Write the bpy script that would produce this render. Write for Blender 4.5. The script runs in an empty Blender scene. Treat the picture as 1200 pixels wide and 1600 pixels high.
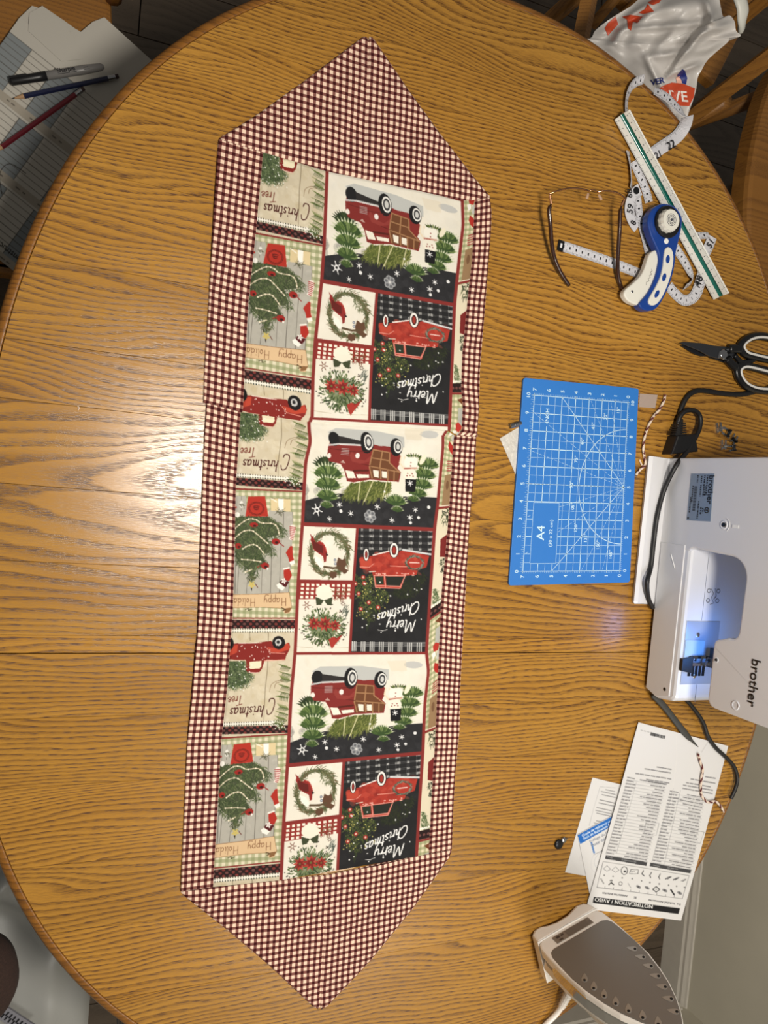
import bpy, bmesh, math, random
import numpy as np
from mathutils import Matrix, Vector
rnd = random.Random(7); rng = np.random.default_rng(7)
scene = bpy.context.scene
COL = scene.collection
# ------------------------------------------------------------------ camera
F = 1202.0                                   # focal length in pixels of the 1200 x 1600 frame
_n = np.array([-.385, -.07, .92]); _n /= np.linalg.norm(_n)      # gravity seen from the tilted phone
_vy = 215.; _vx = -(_n[1]*_vy + _n[2]*F)/_n[0]
_X = np.array([_vx, _vy, F]); _X /= np.linalg.norm(_X)
_Z = -_n; _Y = np.cross(_Z, _X)
R = np.stack([_X, _Y, _Z]); CAM = np.array([0., 0., 1.70])
T = .75                                      # table top height
def P(px, py, z=T):                          # a point on the horizontal plane z
    d = R @ np.array([px-600., py-800., F]); return CAM + d*((z-CAM[2])/d[2])
def PX(px, py, x):                           # a point on the vertical plane x
    d = R @ np.array([px-600., py-800., F]); return CAM + d*(x/d[0])
cam = bpy.data.objects.new('camera', bpy.data.cameras.new('camera')); COL.objects.link(cam)
M3 = np.stack([R @ np.array([1, 0, 0]), R @ np.array([0, -1, 0]), R @ np.array([0, 0, -1])], axis=1)
mw = Matrix([[*M3[i], CAM[i]] for i in range(3)] + [[0, 0, 0, 1]])
cam.matrix_world = mw
cam.data.sensor_fit = 'VERTICAL'; cam.data.sensor_height = 36.0; cam.data.lens = F/1600*36.0
cam.data.clip_start = .02; cam.data.clip_end = 50
scene.camera = cam
# ------------------------------------------------------------------ light
w = bpy.data.worlds.new('world'); scene.world = w; w.use_nodes = True
w.node_tree.nodes['Background'].inputs[0].default_value = (.95, .92, .86, 1)
w.node_tree.nodes['Background'].inputs[1].default_value = .13
def area(name, loc, size, power, col, target=None, shape='DISK'):
    l = bpy.data.lights.new(name, 'AREA'); l.shape = shape; l.size = size; l.energy = power; l.color = col
    o = bpy.data.objects.new(name, l); COL.objects.link(o); o.location = loc
    if target is not None:
        o.rotation_euler = (Vector(target)-Vector(loc)).to_track_quat('-Z', 'Y').to_euler()
    return o
area('ceiling_lamp_light', (.37, -.03, 2.05), .26, 18.0, (1, .93, .83), (.37, -.03, 0))
area('wall_fill_light', (.86, -1.12, 2.15), .35, 10.0, (1, .95, .88), (1.1, -1.0, 0))  # added fill to brighten the right wall, no real fixture; its reflection falls on the runner
scene.view_settings.view_transform = 'Standard'; scene.view_settings.look = 'None'
scene.view_settings.exposure = 0.0; scene.view_settings.gamma = 1.0; scene.view_settings.use_curve_mapping = False
# ------------------------------------------------------------------ helpers
def lin(c):
    c = np.asarray(c, dtype=float)/255.
    return np.where(c <= .04045, c/12.92, ((c+.055)/1.055)**2.4)
def L4(c): return (*[float(v) for v in lin(c)], 1.0)
MATS = {}
def mat(name, col, rough=.5, metal=0., spec=.5, noise=0., nscale=40., bump=0., bscale=200., coat=0., trans=0., emit=None, alpha=1.):
    if name in MATS: return MATS[name]
    m = bpy.data.materials.new(name); m.use_nodes = True; nt = m.node_tree; b = nt.nodes['Principled BSDF']
    b.inputs['Base Color'].default_value = L4(col); b.inputs['Roughness'].default_value = rough
    b.inputs['Metallic'].default_value = metal; b.inputs['Specular IOR Level'].default_value = spec
    b.inputs['Coat Weight'].default_value = coat; b.inputs['Transmission Weight'].default_value = trans
    b.inputs['Alpha'].default_value = alpha
    if emit: b.inputs['Emission Color'].default_value = L4(emit[0]); b.inputs['Emission Strength'].default_value = emit[1]
    tc = nt.nodes.new('ShaderNodeTexCoord')
    if noise:
        n = nt.nodes.new('ShaderNodeTexNoise'); n.inputs['Scale'].default_value = nscale; n.inputs['Detail'].default_value = 4
        nt.links.new(tc.outputs['Object'], n.inputs['Vector'])
        mx = nt.nodes.new('ShaderNodeMix'); mx.data_type = 'RGBA'
        mx.inputs[6].default_value = L4([max(0, v*(1-noise)) for v in col]); mx.inputs[7].default_value = L4([min(255, v*(1+noise)) for v in col])
        nt.links.new(n.outputs['Fac'], mx.inputs[0]); nt.links.new(mx.outputs[2], b.inputs['Base Color'])
    if bump:
        n = nt.nodes.new('ShaderNodeTexNoise'); n.inputs['Scale'].default_value = bscale; n.inputs['Detail'].default_value = 3
        nt.links.new(tc.outputs['Object'], n.inputs['Vector'])
        bp = nt.nodes.new('ShaderNodeBump'); bp.inputs['Strength'].default_value = bump; bp.inputs['Distance'].default_value = .002
        nt.links.new(n.outputs['Fac'], bp.inputs['Height']); nt.links.new(bp.outputs[0], b.inputs['Normal'])
    MATS[name] = m; return m
def nd(nt, t, **kw):
    n = nt.nodes.new(t)
    for k, v in kw.items():
        if k in ('operation', 'data_type', 'blend_type', 'layer_name', 'attribute_name'): setattr(n, k, v)
        elif k == 'v': 
            for i, x in v.items(): n.inputs[i].default_value = x
    return n
def ramp(nt, stops, interp='LINEAR'):
    r = nt.nodes.new('ShaderNodeValToRGB'); r.color_ramp.interpolation = interp
    e = r.color_ramp.elements
    while len(e) < len(stops): e.new(.5)
    for i, (p, c) in enumerate(stops): e[i].position = p; e[i].color = c if len(c) == 4 else L4(c)
    return r
def wood(name, base, dark, light, ring=.0075, rough=.28, amt=1.0, axis='X', ringamt=.8, poreamt=.55):
    """oak: growth rings of a board sawn flat, with pores drawn out along the grain; each board has its own pith"""
    m = bpy.data.materials.new(name); m.use_nodes = True; nt = m.node_tree; lk = nt.links; b = nt.nodes['Principled BSDF']
    tc = nd(nt, 'ShaderNodeTexCoord'); oi = nd(nt, 'ShaderNodeObjectInfo')
    mp = nd(nt, 'ShaderNodeMapping')
    if axis == 'Y': mp.inputs['Rotation'].default_value = (0, 0, math.pi/2)
    if axis == 'Z': mp.inputs['Rotation'].default_value = (0, math.pi/2, 0)
    lk.new(tc.outputs['Object'], mp.inputs['Vector'])
    sp = nd(nt, 'ShaderNodeSeparateXYZ'); lk.new(mp.outputs[0], sp.inputs[0])
    def mth(op, a, b_=None, c=None):
        n = nd(nt, 'ShaderNodeMath', operation=op)
        for i, x in enumerate((a, b_, c)):
            if x is None: continue
            if isinstance(x, (int, float)): n.inputs[i].default_value = x
            else: lk.new(x, n.inputs[i])
        return n.outputs[0]
    rn = oi.outputs['Random']
    r1 = mth('FRACT', mth('MULTIPLY', rn, 7.13)); r2 = mth('FRACT', mth('MULTIPLY', rn, 19.7)); r3 = mth('FRACT', mth('MULTIPLY', rn, 43.1))
    # slow wander
    cb = nd(nt, 'ShaderNodeCombineXYZ')
    lk.new(mth('ADD', mth('MULTIPLY', sp.outputs['X'], 2.2), mth('MULTIPLY', rn, 90.)), cb.inputs[0]); lk.new(mth('MULTIPLY', sp.outputs['Y'], 9.), cb.inputs[1]); lk.new(mth('MULTIPLY', rn, 50.), cb.inputs[2])
    n1 = nd(nt, 'ShaderNodeTexNoise', v={'Scale': 1., 'Detail': 2.}); lk.new(cb.outputs[0], n1.inputs['Vector'])
    wob = mth('MULTIPLY', mth('SUBTRACT', n1.outputs['Fac'], .5), .10)
    cb2 = nd(nt, 'ShaderNodeCombineXYZ')
    lk.new(mth('MULTIPLY', sp.outputs['X'], 22.), cb2.inputs[0]); lk.new(mth('MULTIPLY', sp.outputs['Y'], 150.), cb2.inputs[1]); lk.new(mth('MULTIPLY', rn, 30.), cb2.inputs[2])
    n2 = nd(nt, 'ShaderNodeTexNoise', v={'Scale': 1., 'Detail': 3.}); lk.new(cb2.outputs[0], n2.inputs['Vector'])
    y = mth('ADD', mth('SUBTRACT', sp.outputs['Y'], mth('MULTIPLY', mth('SUBTRACT', r1, .5), .16)), wob)
    hgt = mth('ADD', mth('MULTIPLY', sp.outputs['X'], mth('ADD', mth('MULTIPLY', mth('SUBTRACT', r2, .5), .17), .0)), mth('ADD', mth('MULTIPLY', r3, .05), .022))
    hgt = mth('ADD', hgt, mth('MULTIPLY', mth('SUBTRACT', n1.outputs['Fac'], .5), .03))
    rad = mth('SQRT', mth('ADD', mth('MULTIPLY', y, y), mth('MULTIPLY', hgt, hgt)))
    rad = mth('ADD', rad, mth('MULTIPLY', mth('SUBTRACT', n2.outputs['Fac'], .5), .0028))
    ph = mth('FRACT', mth('DIVIDE', rad, ring))
    rr = ramp(nt, [(0., (0, 0, 0, 1)), (.10, (1, 1, 1, 1)), (.34, (.75, .75, .75, 1)), (.62, (.18, .18, .18, 1)), (1., (0, 0, 0, 1))]); lk.new(ph, rr.inputs[0])
    # pores: fine dark dashes along the grain
    cb3 = nd(nt, 'ShaderNodeCombineXYZ')
    lk.new(mth('MULTIPLY', sp.outputs['X'], 75.), cb3.inputs[0]); lk.new(mth('MULTIPLY', sp.outputs['Y'], 1150.), cb3.inputs[1]); lk.new(mth('MULTIPLY', sp.outputs['Z'], 300.), cb3.inputs[2])
    n3 = nd(nt, 'ShaderNodeTexNoise', v={'Scale': 1., 'Detail': 3.}); lk.new(cb3.outputs[0], n3.inputs['Vector'])
    pr = ramp(nt, [(.47, (0, 0, 0, 1)), (.57, (1, 1, 1, 1))]); lk.new(n3.outputs['Fac'], pr.inputs[0])
    pores = mth('MULTIPLY', pr.outputs[0], mth('ADD', mth('MULTIPLY', rr.outputs[0], .85), .20))
    cb4 = nd(nt, 'ShaderNodeCombineXYZ')
    lk.new(mth('MULTIPLY', sp.outputs['X'], 3.), cb4.inputs[0]); lk.new(mth('MULTIPLY', sp.outputs['Y'], 26.), cb4.inputs[1]); lk.new(mth('MULTIPLY', rn, 11.), cb4.inputs[2])
    n4 = nd(nt, 'ShaderNodeTexNoise', v={'Scale': 1., 'Detail': 3.}); lk.new(cb4.outputs[0], n4.inputs['Vector'])
    m1 = nd(nt, 'ShaderNodeMix', data_type='RGBA'); m1.inputs[6].default_value = L4(light); m1.inputs[7].default_value = L4(base)
    lk.new(n4.outputs['Fac'], m1.inputs[0])
    m2 = nd(nt, 'ShaderNodeMix', data_type='RGBA'); m2.inputs[7].default_value = L4(dark); lk.new(m1.outputs[2], m2.inputs[6])
    rr_m = mth('MULTIPLY', rr.outputs[0], mth('ADD', mth('MULTIPLY', n4.outputs['Fac'], 1.3), .30))
    dk = mth('MINIMUM', mth('ADD', mth('MULTIPLY', rr_m, ringamt*amt*.56), mth('MULTIPLY', pores, poreamt*amt)), 1.)
    lk.new(dk, m2.inputs[0])
    hv = nd(nt, 'ShaderNodeHueSaturation'); lk.new(m2.outputs[2], hv.inputs['Color'])
    lk.new(mth('ADD', mth('MULTIPLY', mth('SUBTRACT', r2, .5), .12), 1.), hv.inputs['Value'])
    lk.new(hv.outputs[0], b.inputs['Base Color'])
    lk.new(mth('ADD', mth('MULTIPLY', pores, .22), rough), b.inputs['Roughness'])
    bp = nd(nt, 'ShaderNodeBump', v={'Strength': .14, 'Distance': .0006}); lk.new(mth('MULTIPLY', dk, -1.), bp.inputs['Height']); lk.new(bp.outputs[0], b.inputs['Normal'])
    b.inputs['Specular IOR Level'].default_value = .5
    MATS[name] = m; return m

ORG = {}
def tag(o, label=None, cat=None, group=None, kind=None):
    if label: o['label'] = label
    if cat: o['category'] = cat
    if group: o['group'] = group
    if kind: o['kind'] = kind
    return o
def empty(name, loc, label=None, cat=None, group=None, kind=None):
    o = bpy.data.objects.new(name, None); o.empty_display_size = .02; COL.objects.link(o); o.location = tuple(loc); ORG[o.name] = np.array(loc, float)
    return tag(o, label, cat, group, kind)
def build(name, verts, faces, m, parent=None, smooth=False, org=None, uv=None, midx=None, label=None, cat=None, group=None, kind=None):
    """ONE mesh object from world coordinates; its origin is its thing's"""
    v = np.asarray(verts, float).reshape(-1, 3)
    if parent is not None: L = ORG[parent.name]
    elif org is not None: L = np.array(org, float)
    else: L = np.array([(v[:, 0].min()+v[:, 0].max())/2, (v[:, 1].min()+v[:, 1].max())/2, v[:, 2].min()])
    me = bpy.data.meshes.new(name)
    me.from_pydata((v-L).tolist(), [], [tuple(int(i) for i in f) for f in faces])
    for x in (m if isinstance(m, (list, tuple)) else [m]): me.materials.append(x)
    if midx is not None: me.polygons.foreach_set('material_index', np.asarray(midx, dtype=np.int32))
    if uv is not None:
        ul = me.uv_layers.new(name='UVMap'); li = np.zeros(len(me.loops), dtype=np.int32); me.loops.foreach_get('vertex_index', li)
        ul.data.foreach_set('uv', np.asarray(uv, dtype=np.float32)[li].ravel())
    if smooth: me.polygons.foreach_set('use_smooth', np.ones(len(me.polygons), dtype=bool))
    me.update()
    o = bpy.data.objects.new(name, me); COL.objects.link(o); ORG[o.name] = L
    if parent is not None: o.parent = parent
    else: o.location = tuple(L)
    return tag(o, label, cat, group, kind)
class MB:
    """collects shapes in world coordinates"""
    def __init__(s): s.v = []; s.f = []; s.mi = []
    def add(s, v, f, mi=0):
        k = len(s.v); s.v.extend([tuple(map(float, p)) for p in v]); s.f.extend([tuple(i+k for i in q) for q in f]); s.mi.extend([mi]*len(f)); return s
    def box(s, c, size, rz=0., mi=0, fr=None):
        hx, hy, hz = [q/2 for q in size]; cs, sn = math.cos(rz), math.sin(rz)
        vs = []
        for dz in (-hz, hz):
            for dx, dy in ((-hx, -hy), (hx, -hy), (hx, hy), (-hx, hy)):
                q = np.array([dx*cs-dy*sn, dx*sn+dy*cs, dz])
                vs.append(np.array(c)+(q if fr is None else fr @ q))
        return s.add(vs, [(3, 2, 1, 0), (4, 5, 6, 7), (0, 1, 5, 4), (1, 2, 6, 5), (2, 3, 7, 6), (3, 0, 4, 7)], mi)
    def tube(s, path, r, n=8, closed=False, flat=1.0, mi=None, seg_mi=None, up=(0, 0, 1)):
        p = np.array(path, float); N = len(p); rr = np.full(N, r) if np.isscalar(r) else np.array(r, float)
        vs = []
        for i in range(N):
            a = p[(i-1) % N] if (closed or i > 0) else p[i]; b = p[(i+1) % N] if (closed or i < N-1) else p[i]
            t = b-a; t /= np.linalg.norm(t)+1e-12
            u = np.array(up, float); 
            if abs(t @ u) > .95: u = np.array([1., 0, 0])
            sd = np.cross(t, u); sd /= np.linalg.norm(sd); u = np.cross(sd, t)
            for k in range(n):
                an = 2*math.pi*k/n; vs.append(p[i]+rr[i]*(sd*math.cos(an)+u*math.sin(an)*flat))
        k0 = len(s.v); s.v.extend([tuple(map(float, q)) for q in vs])
        for i in range(N if closed else N-1):
            for k in range(n):
                a = i*n+k; b = i*n+(k+1) % n; c = ((i+1) % N)*n+(k+1) % n; d = ((i+1) % N)*n+k
                s.f.append((k0+a, k0+b, k0+c, k0+d)); s.mi.append(seg_mi[i % len(seg_mi)] if seg_mi else (mi or 0))
        if not closed:
            s.f.append(tuple(k0+k for k in range(n))[::-1]); s.f.append(tuple(k0+(N-1)*n+k for k in range(n))); s.mi += [mi or 0]*2
        return s
    def prism(s, poly, z0, z1, bev=0., mi=0, fr=None, bot=True):
        """poly: 2D points (or a frame origin+U,V,W); solid with softened upper edge"""
        pl = np.array(poly, float)
        ar = .5*np.sum(pl[:, 0]*np.roll(pl[:, 1], -1)-np.roll(pl[:, 0], -1)*pl[:, 1])
        if ar < 0: pl = pl[::-1]
        n = len(pl); lay = [(z0, 0.)]
        if bev > 0: lay += [(z1-bev, 0.), (z1-bev*.3, bev*.3), (z1, bev)]
        else: lay += [(z1, 0.)]
        e = np.roll(pl, -1, 0)-pl; e /= np.linalg.norm(e, axis=1)[:, None]+1e-12
        nr = np.stack([-e[:, 1], e[:, 0]], 1); vn = nr+np.roll(nr, 1, 0); vn /= np.maximum(np.linalg.norm(vn, axis=1)[:, None], .3)
        vs = []
        for z, ins in lay:
            q = pl+vn*ins
            for a in q: vs.append((a[0], a[1], z))
        vs = np.array(vs)
        if fr is not None: vs = fr[0]+vs[:, :1]*fr[1]+vs[:, 1:2]*fr[2]+vs[:, 2:]*fr[3]
        fs = []
        for l in range(len(lay)-1):
            for i in range(n): j = (i+1) % n; fs.append((l*n+i, l*n+j, (l+1)*n+j, (l+1)*n+i))
        fs.append(tuple((len(lay)-1)*n+i for i in range(n)))
        if bot: fs.append(tuple(range(n))[::-1])
        if fr is not None and np.dot(np.cross(fr[1], fr[2]), fr[3]) < 0: fs = [f[::-1] for f in fs]
        return s.add(vs, fs, mi)
    def lathe(s, c, prof, n=24, mi=0, axis=None):
        """prof: (radius, height) pairs; axis: 3 vectors U,V,W"""
        U, V, W = axis if axis is not None else (np.array([1., 0, 0]), np.array([0, 1., 0]), np.array([0, 0, 1.]))
        vs = []; c = np.array(c, float)
        for r, h in prof:
            for k in range(n): a = 2*math.pi*k/n; vs.append(c+U*r*math.cos(a)+V*r*math.sin(a)+W*h)
        fs = [(i*n+k, i*n+(k+1) % n, (i+1)*n+(k+1) % n, (i+1)*n+k) for i in range(len(prof)-1) for k in range(n)]
        fs.append(tuple(range(n))[::-1]); fs.append(tuple((len(prof)-1)*n+k for k in range(n)))
        return s.add(vs, fs, mi)
    def grid(s, G, mi=0, flip=False):
        G = np.array(G, float); a, b = G.shape[:2]
        fs = [(i*b+j, i*b+j+1, (i+1)*b+j+1, (i+1)*b+j) for i in range(a-1) for j in range(b-1)]
        if flip: fs = [f[::-1] for f in fs]
        return s.add(G.reshape(-1, 3), fs, mi)
    def build(s, name, m, parent=None, smooth=False, **kw):
        return build(name, s.v, s.f, m, parent, smooth, midx=s.mi if isinstance(m, (list, tuple)) else None, **kw)
def smooth_path(pts, n=8, closed=False):
    p = np.array(pts, float); N = len(p); out = []
    rng_ = range(N if closed else N-1)
    for i in rng_:
        g = lambda k: p[k % N] if closed else p[min(max(k, 0), N-1)]
        a, b, c, d = g(i-1), g(i), g(i+1), g(i+2)
        for k in range(n):
            t = k/n; out.append(.5*((2*b)+(-a+c)*t+(2*a-5*b+4*c-d)*t*t+(-a+3*b-3*c+d)*t**3))
    if not closed: out.append(p[-1])
    return np.array(out)
def disc(c, r, n=24): return [(c[0]+r*math.cos(2*math.pi*k/n), c[1]+r*math.sin(2*math.pi*k/n)) for k in range(n)]
def pz(pts, z=T): return np.array([P(a, b, z) for a, b in pts])
def pz2(pts, z=T): return pz(pts, z)[:, :2]
# text -> triangles, flat, from the built-in font
_TX = {}
def text_tris(s, bold=0.):
    k = (s, bold)
    if k in _TX: return _TX[k]
    cu = bpy.data.curves.new('t', 'FONT'); cu.body = s; cu.offset = bold; cu.resolution_u = 3; cu.align_x = 'LEFT'
    ob = bpy.data.objects.new('t', cu); me = bpy.data.meshes.new_from_object(ob); me.calc_loop_triangles()
    v = np.array([q.co[:2] for q in me.vertices]).reshape(-1, 2); t = np.array([q.vertices[:] for q in me.loop_triangles], dtype=int).reshape(-1, 3)
    bpy.data.objects.remove(ob); bpy.data.curves.remove(cu); bpy.data.meshes.remove(me)
    _TX[k] = (v, t); return _TX[k]
def add_text(mb, s, org, U, V, size, mi=0, bold=0., center=False, lift=None):
    """letters lying in the plane of U (baseline) and V (up)"""
    v, t = text_tris(s, bold); 
    if center: v = v-np.array([(v[:, 0].min()+v[:, 0].max())/2, (v[:, 1].min()+v[:, 1].max())/2])
    U = np.array(U, float); V = np.array(V, float); W = np.cross(U, V); W /= np.linalg.norm(W)
    q = np.array(org)[None]+size*(v[:, :1]*U+v[:, 1:2]*V)
    mb.add(q, [tuple(x) for x in t], mi); return (v[:, 0].max()-v[:, 0].min())*size
# ------------------------------------------------------------------ raster for printed things: painted into colour attributes of fine meshes
class Canvas:
    def __init__(s, w, h, res, col, wrap=False):
        s.res = res; s.W = int(round(w*res)); s.H = int(round(h*res)); s.a = np.empty((s.H, s.W, 3), np.float32); s.a[:] = col; s.wrap = wrap; s.h = None; s.clip = None
    def set(s, src=None, dst=None):
        """map source quad (4 points) to destination rectangle s0,s1,t0,t1 of the canvas"""
        if src is None: s.h = None; s.clip = None; return
        s0, s1, t0, t1 = dst; d = [(s0, t0), (s1, t0), (s1, t1), (s0, t1)]; A = []; B = []
        for (x, y), (u, v) in zip(src, d):
            A += [[x, y, 1, 0, 0, 0, -u*x, -u*y], [0, 0, 0, x, y, 1, -v*x, -v*y]]; B += [u, v]
        s.h = np.append(np.linalg.solve(np.array(A, float), np.array(B, float)), 1).reshape(3, 3); s.clip = dst
    def tf(s, p):
        p = np.array(p, float).reshape(-1, 2)
        if s.h is not None:
            q = np.c_[p, np.ones(len(p))] @ s.h.T; p = q[:, :2]/q[:, 2:]
        return p*s.res
    def _box(s, x0, y0, x1, y1):
        if s.clip is not None:
            c = s.clip; x0 = max(x0, c[0]*s.res); x1 = min(x1, c[1]*s.res); y0 = max(y0, c[2]*s.res); y1 = min(y1, c[3]*s.res)
        x0 = max(int(math.floor(x0)), 0); x1 = min(int(math.ceil(x1)), s.W); y0 = int(math.floor(y0)); y1 = int(math.ceil(y1))
        if not s.wrap: y0 = max(y0, 0); y1 = min(y1, s.H)
        if x1 <= x0 or y1 <= y0: return None
        return x0, y0, x1, y1
    def _put(s, bx, m, col, al):
        x0, y0, x1, y1 = bx; rows = np.arange(y0, y1) % s.H; sub = s.a[rows, x0:x1]
        k = (m*al)[..., None]; s.a[rows, x0:x1] = sub*(1-k)+np.array(col, np.float32)*k
    def poly(s, p, col, al=1., raw=False):
        q = p if raw else s.tf(p); bx = s._box(q[:, 0].min(), q[:, 1].min(), q[:, 0].max(), q[:, 1].max())
        if bx is None: return
        X, Y = np.meshgrid(np.arange(bx[0], bx[2])+.5, np.arange(bx[1], bx[3])+.5); ins = np.zeros(X.shape, bool)
        for i in range(len(q)):
            (x1, y1), (x2, y2) = q[i-1], q[i]
            if y1 == y2: continue
            c = (y1 > Y) != (y2 > Y); ins ^= c & (X < (x2-x1)*(Y-y1)/(y2-y1)+x1)
        s._put(bx, ins.astype(np.float32), col, al)
    def line(s, p, wd, col, al=1., w2=None):
        q = s.tf(p); sc = s.res
        if s.h is not None:
            c = np.array(p, float).reshape(-1, 2)[0]; e = s.tf([c, c+[1, 0], c+[0, 1]]); sc = (np.linalg.norm(e[1]-e[0])+np.linalg.norm(e[2]-e[0]))/2
        r = max(wd*sc/2, .45); r2 = r if w2 is None else max(w2*sc/2, .3); n = len(q)-1
        for i in range(n):
            (x1, y1), (x2, y2) = q[i], q[i+1]; rm = max(r, r2)+1
            bx = s._box(min(x1, x2)-rm, min(y1, y2)-rm, max(x1, x2)+rm, max(y1, y2)+rm)
            if bx is None: continue
            X, Y = np.meshgrid(np.arange(bx[0], bx[2])+.5, np.arange(bx[1], bx[3])+.5)
            dx, dy = x2-x1, y2-y1; l2 = dx*dx+dy*dy+1e-9; t = np.clip(((X-x1)*dx+(Y-y1)*dy)/l2, 0, 1)
            rr = r+(r2-r)*(i+t)/n
            s._put(bx, np.clip(rr-np.hypot(X-x1-t*dx, Y-y1-t*dy)+.5, 0, 1).astype(np.float32), col, al)
    def ell(s, cx, cy, rx, ry, col, al=1., rot=0., n=18):
        c, d = math.cos(rot), math.sin(rot)
        s.poly([(cx+rx*math.cos(a)*c-ry*math.sin(a)*d, cy+rx*math.cos(a)*d+ry*math.sin(a)*c) for a in np.arange(n)*2*math.pi/n], col, al)
    def text(s, st, org, U, V, size, col, bold=0., al=1.):
        v, t = text_tris(st, bold); U = np.array(U, float); V = np.array(V, float)
        q = np.array(org)+size*(v[:, :1]*U+v[:, 1:2]*V); q = s.tf(q)
        for a in t: s.poly(q[a], col, al, raw=True)
    def leaf(s, x, y, an, ln, wd, col, tip=None):
        ux, uy = math.cos(an), math.sin(an); 
        s.poly([(x, y), (x+ux*ln*.45-uy*wd, y+uy*ln*.45+ux*wd), (x+ux*ln, y+uy*ln), (x+ux*ln*.45+uy*wd, y+uy*ln*.45-ux*wd)], col)
        if tip is not None: s.poly([(x+ux*ln*.7-uy*wd*.5, y+uy*ln*.7+ux*wd*.5), (x+ux*ln, y+uy*ln), (x+ux*ln*.7+uy*wd*.5, y+uy*ln*.7-ux*wd*.5)], tip)
    def finish(s):
        a = s.a; b = a.copy()
        for ax in (0, 1): b = (np.roll(b, 1, ax)+b*1.6+np.roll(b, -1, ax))/3.6
        if not s.wrap: b[0] = a[0]; b[-1] = a[-1]
        b[:, 0] = a[:, 0]; b[:, -1] = a[:, -1]
        s.L = lin(np.clip(b, 0, 255)).astype(np.float32); return s
    def sample(s, u, v):
        x = np.clip((u*s.res).astype(int), 0, s.W-1); y = (v*s.res).astype(int); y = y % s.H if s.wrap else np.clip(y, 0, s.H-1)
        return s.L[y, x]
def printed_mat(name, rough=.85, bump=.15, sheen=0., bscale=900.):
    m = mat(name, (200, 200, 200), rough, spec=.25, bump=bump, bscale=bscale); nt = m.node_tree
    a = nd(nt, 'ShaderNodeVertexColor', layer_name='print'); nt.links.new(a.outputs[0], nt.nodes['Principled BSDF'].inputs['Base Color'])
    return m
def printed_grid(name, G, cols, m, parent=None, **kw):
    """dense surface (rows x cols x 3) with its printed colours as a colour attribute"""
    a, b = G.shape[:2]; L = ORG[parent.name] if parent is not None else np.array([G[..., 0].mean(), G[..., 1].mean(), G[..., 2].min()])
    idx = np.arange(a*b).reshape(a, b); fc = np.stack([idx[:-1, :-1], idx[1:, :-1], idx[1:, 1:], idx[:-1, 1:]], -1).reshape(-1, 4)
    me = bpy.data.meshes.new(name); me.vertices.add(a*b); me.vertices.foreach_set('co', (G.reshape(-1, 3)-L).astype(np.float32).ravel())
    me.loops.add(fc.size); me.loops.foreach_set('vertex_index', fc.astype(np.int32).ravel())
    me.polygons.add(len(fc)); me.polygons.foreach_set('loop_start', np.arange(0, fc.size, 4, dtype=np.int32))
    me.update(calc_edges=True)
    me.polygons.foreach_set('use_smooth', np.ones(len(fc), dtype=bool))
    at = me.color_attributes.new('print', 'FLOAT_COLOR', 'POINT'); at.data.foreach_set('color', np.c_[cols.reshape(-1, 3), np.ones(a*b)].astype(np.float32).ravel())
    me.materials.append(m); me.update(); me.validate()
    o = bpy.data.objects.new(name, me); COL.objects.link(o); ORG[o.name] = L
    if parent is not None: o.parent = parent
    else: o.location = tuple(L)
    return tag(o, **kw)
GL = {'C': (1.25, [[(1.3, 1.6), (1.0, 2.0), (.5, 1.9), (.1, 1.3), (.05, .6), (.3, .05), (.8, 0), (1.2, .4)]]),
 'h': (.8, [[(.05, 2), (0, 0)], [(0, .55), (.25, .95), (.5, .9), (.5, .15), (.72, 0)]]), 'r': (.5, [[(0, 1), (0, 0)], [(0, .5), (.2, .95), (.42, .9)]]),
 'i': (.36, [[(0, .95), (0, .1), (.2, 0)], [(.08, 1.45), (.1, 1.5)]]), 's': (.6, [[(.45, .85), (.2, 1), (.05, .75), (.42, .35), (.3, .03), (-.05, .1)]]),
 't': (.5, [[(.1, 1.8), (.08, .1), (.3, 0)], [(-.1, 1.2), (.34, 1.24)]]), 'm': (1.15, [[(0, 1), (0, 0)], [(0, .6), (.25, 1), (.42, .85), (.42, 0)], [(.42, .6), (.65, 1), (.84, .85), (.84, .1), (1.02, 0)]]),
 'a': (.85, [[(.6, .85), (.3, 1), (.02, .6), (.08, .1), (.35, .02), (.58, .4)], [(.62, 1), (.6, .1), (.8, 0)]]),
 'M': (1.6, [[(-.1, 0), (.15, 1.9), (.6, .4), (1.1, 2), (1.3, .1), (1.5, 0)]]), 'e': (.7, [[(.03, .5), (.42, .62), (.45, .9), (.2, 1), (.02, .6), (.1, .1), (.4, 0), (.65, .3)]]),
 'y': (.75, [[(0, 1), (.08, .25), (.3, .1), (.58, .5)], [(.62, 1), (.5, -.3), (.2, -.9), (-.4, -.8)]]), 'T': (.95, [[(-.1, 1.85), (1.1, 2.05)], [(.5, 1.95), (.4, 0)]]),
 'H': (1.2, [[(.05, 2), (0, 0)], [(.9, 2), (.85, 0)], [(0, 1), (.9, 1.1)]]), 'p': (.8, [[(0, 1), (-.05, -.9)], [(0, .7), (.3, 1), (.6, .7), (.5, .15), (.2, 0), (0, .2)]]),
 'o': (.7, [[(.3, 1), (.02, .6), (.15, .03), (.42, .1), (.55, .6), (.3, 1)]]), 'l': (.34, [[(.05, 2), (0, .1), (.2, 0)]]),
 'd': (.85, [[(.6, .85), (.3, 1), (.02, .6), (.08, .1), (.35, .02), (.58, .4)], [(.68, 2), (.6, .1), (.8, 0)]]), ' ': (.6, [])}
def script(cv, st, org, U, V, size, wd, col):
    x = 0.; U = np.array(U, float); V = np.array(V, float)
    for ch in st:
        adv, ss = GL[ch]
        for q in ss:
            pts = [np.array(org)+size*((x+a)*U+b*V) for a, b in (smooth_path(q, 4) if len(q) > 2 else q)]
            cv.line(pts, wd, col)
        x += adv+.12
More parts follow.
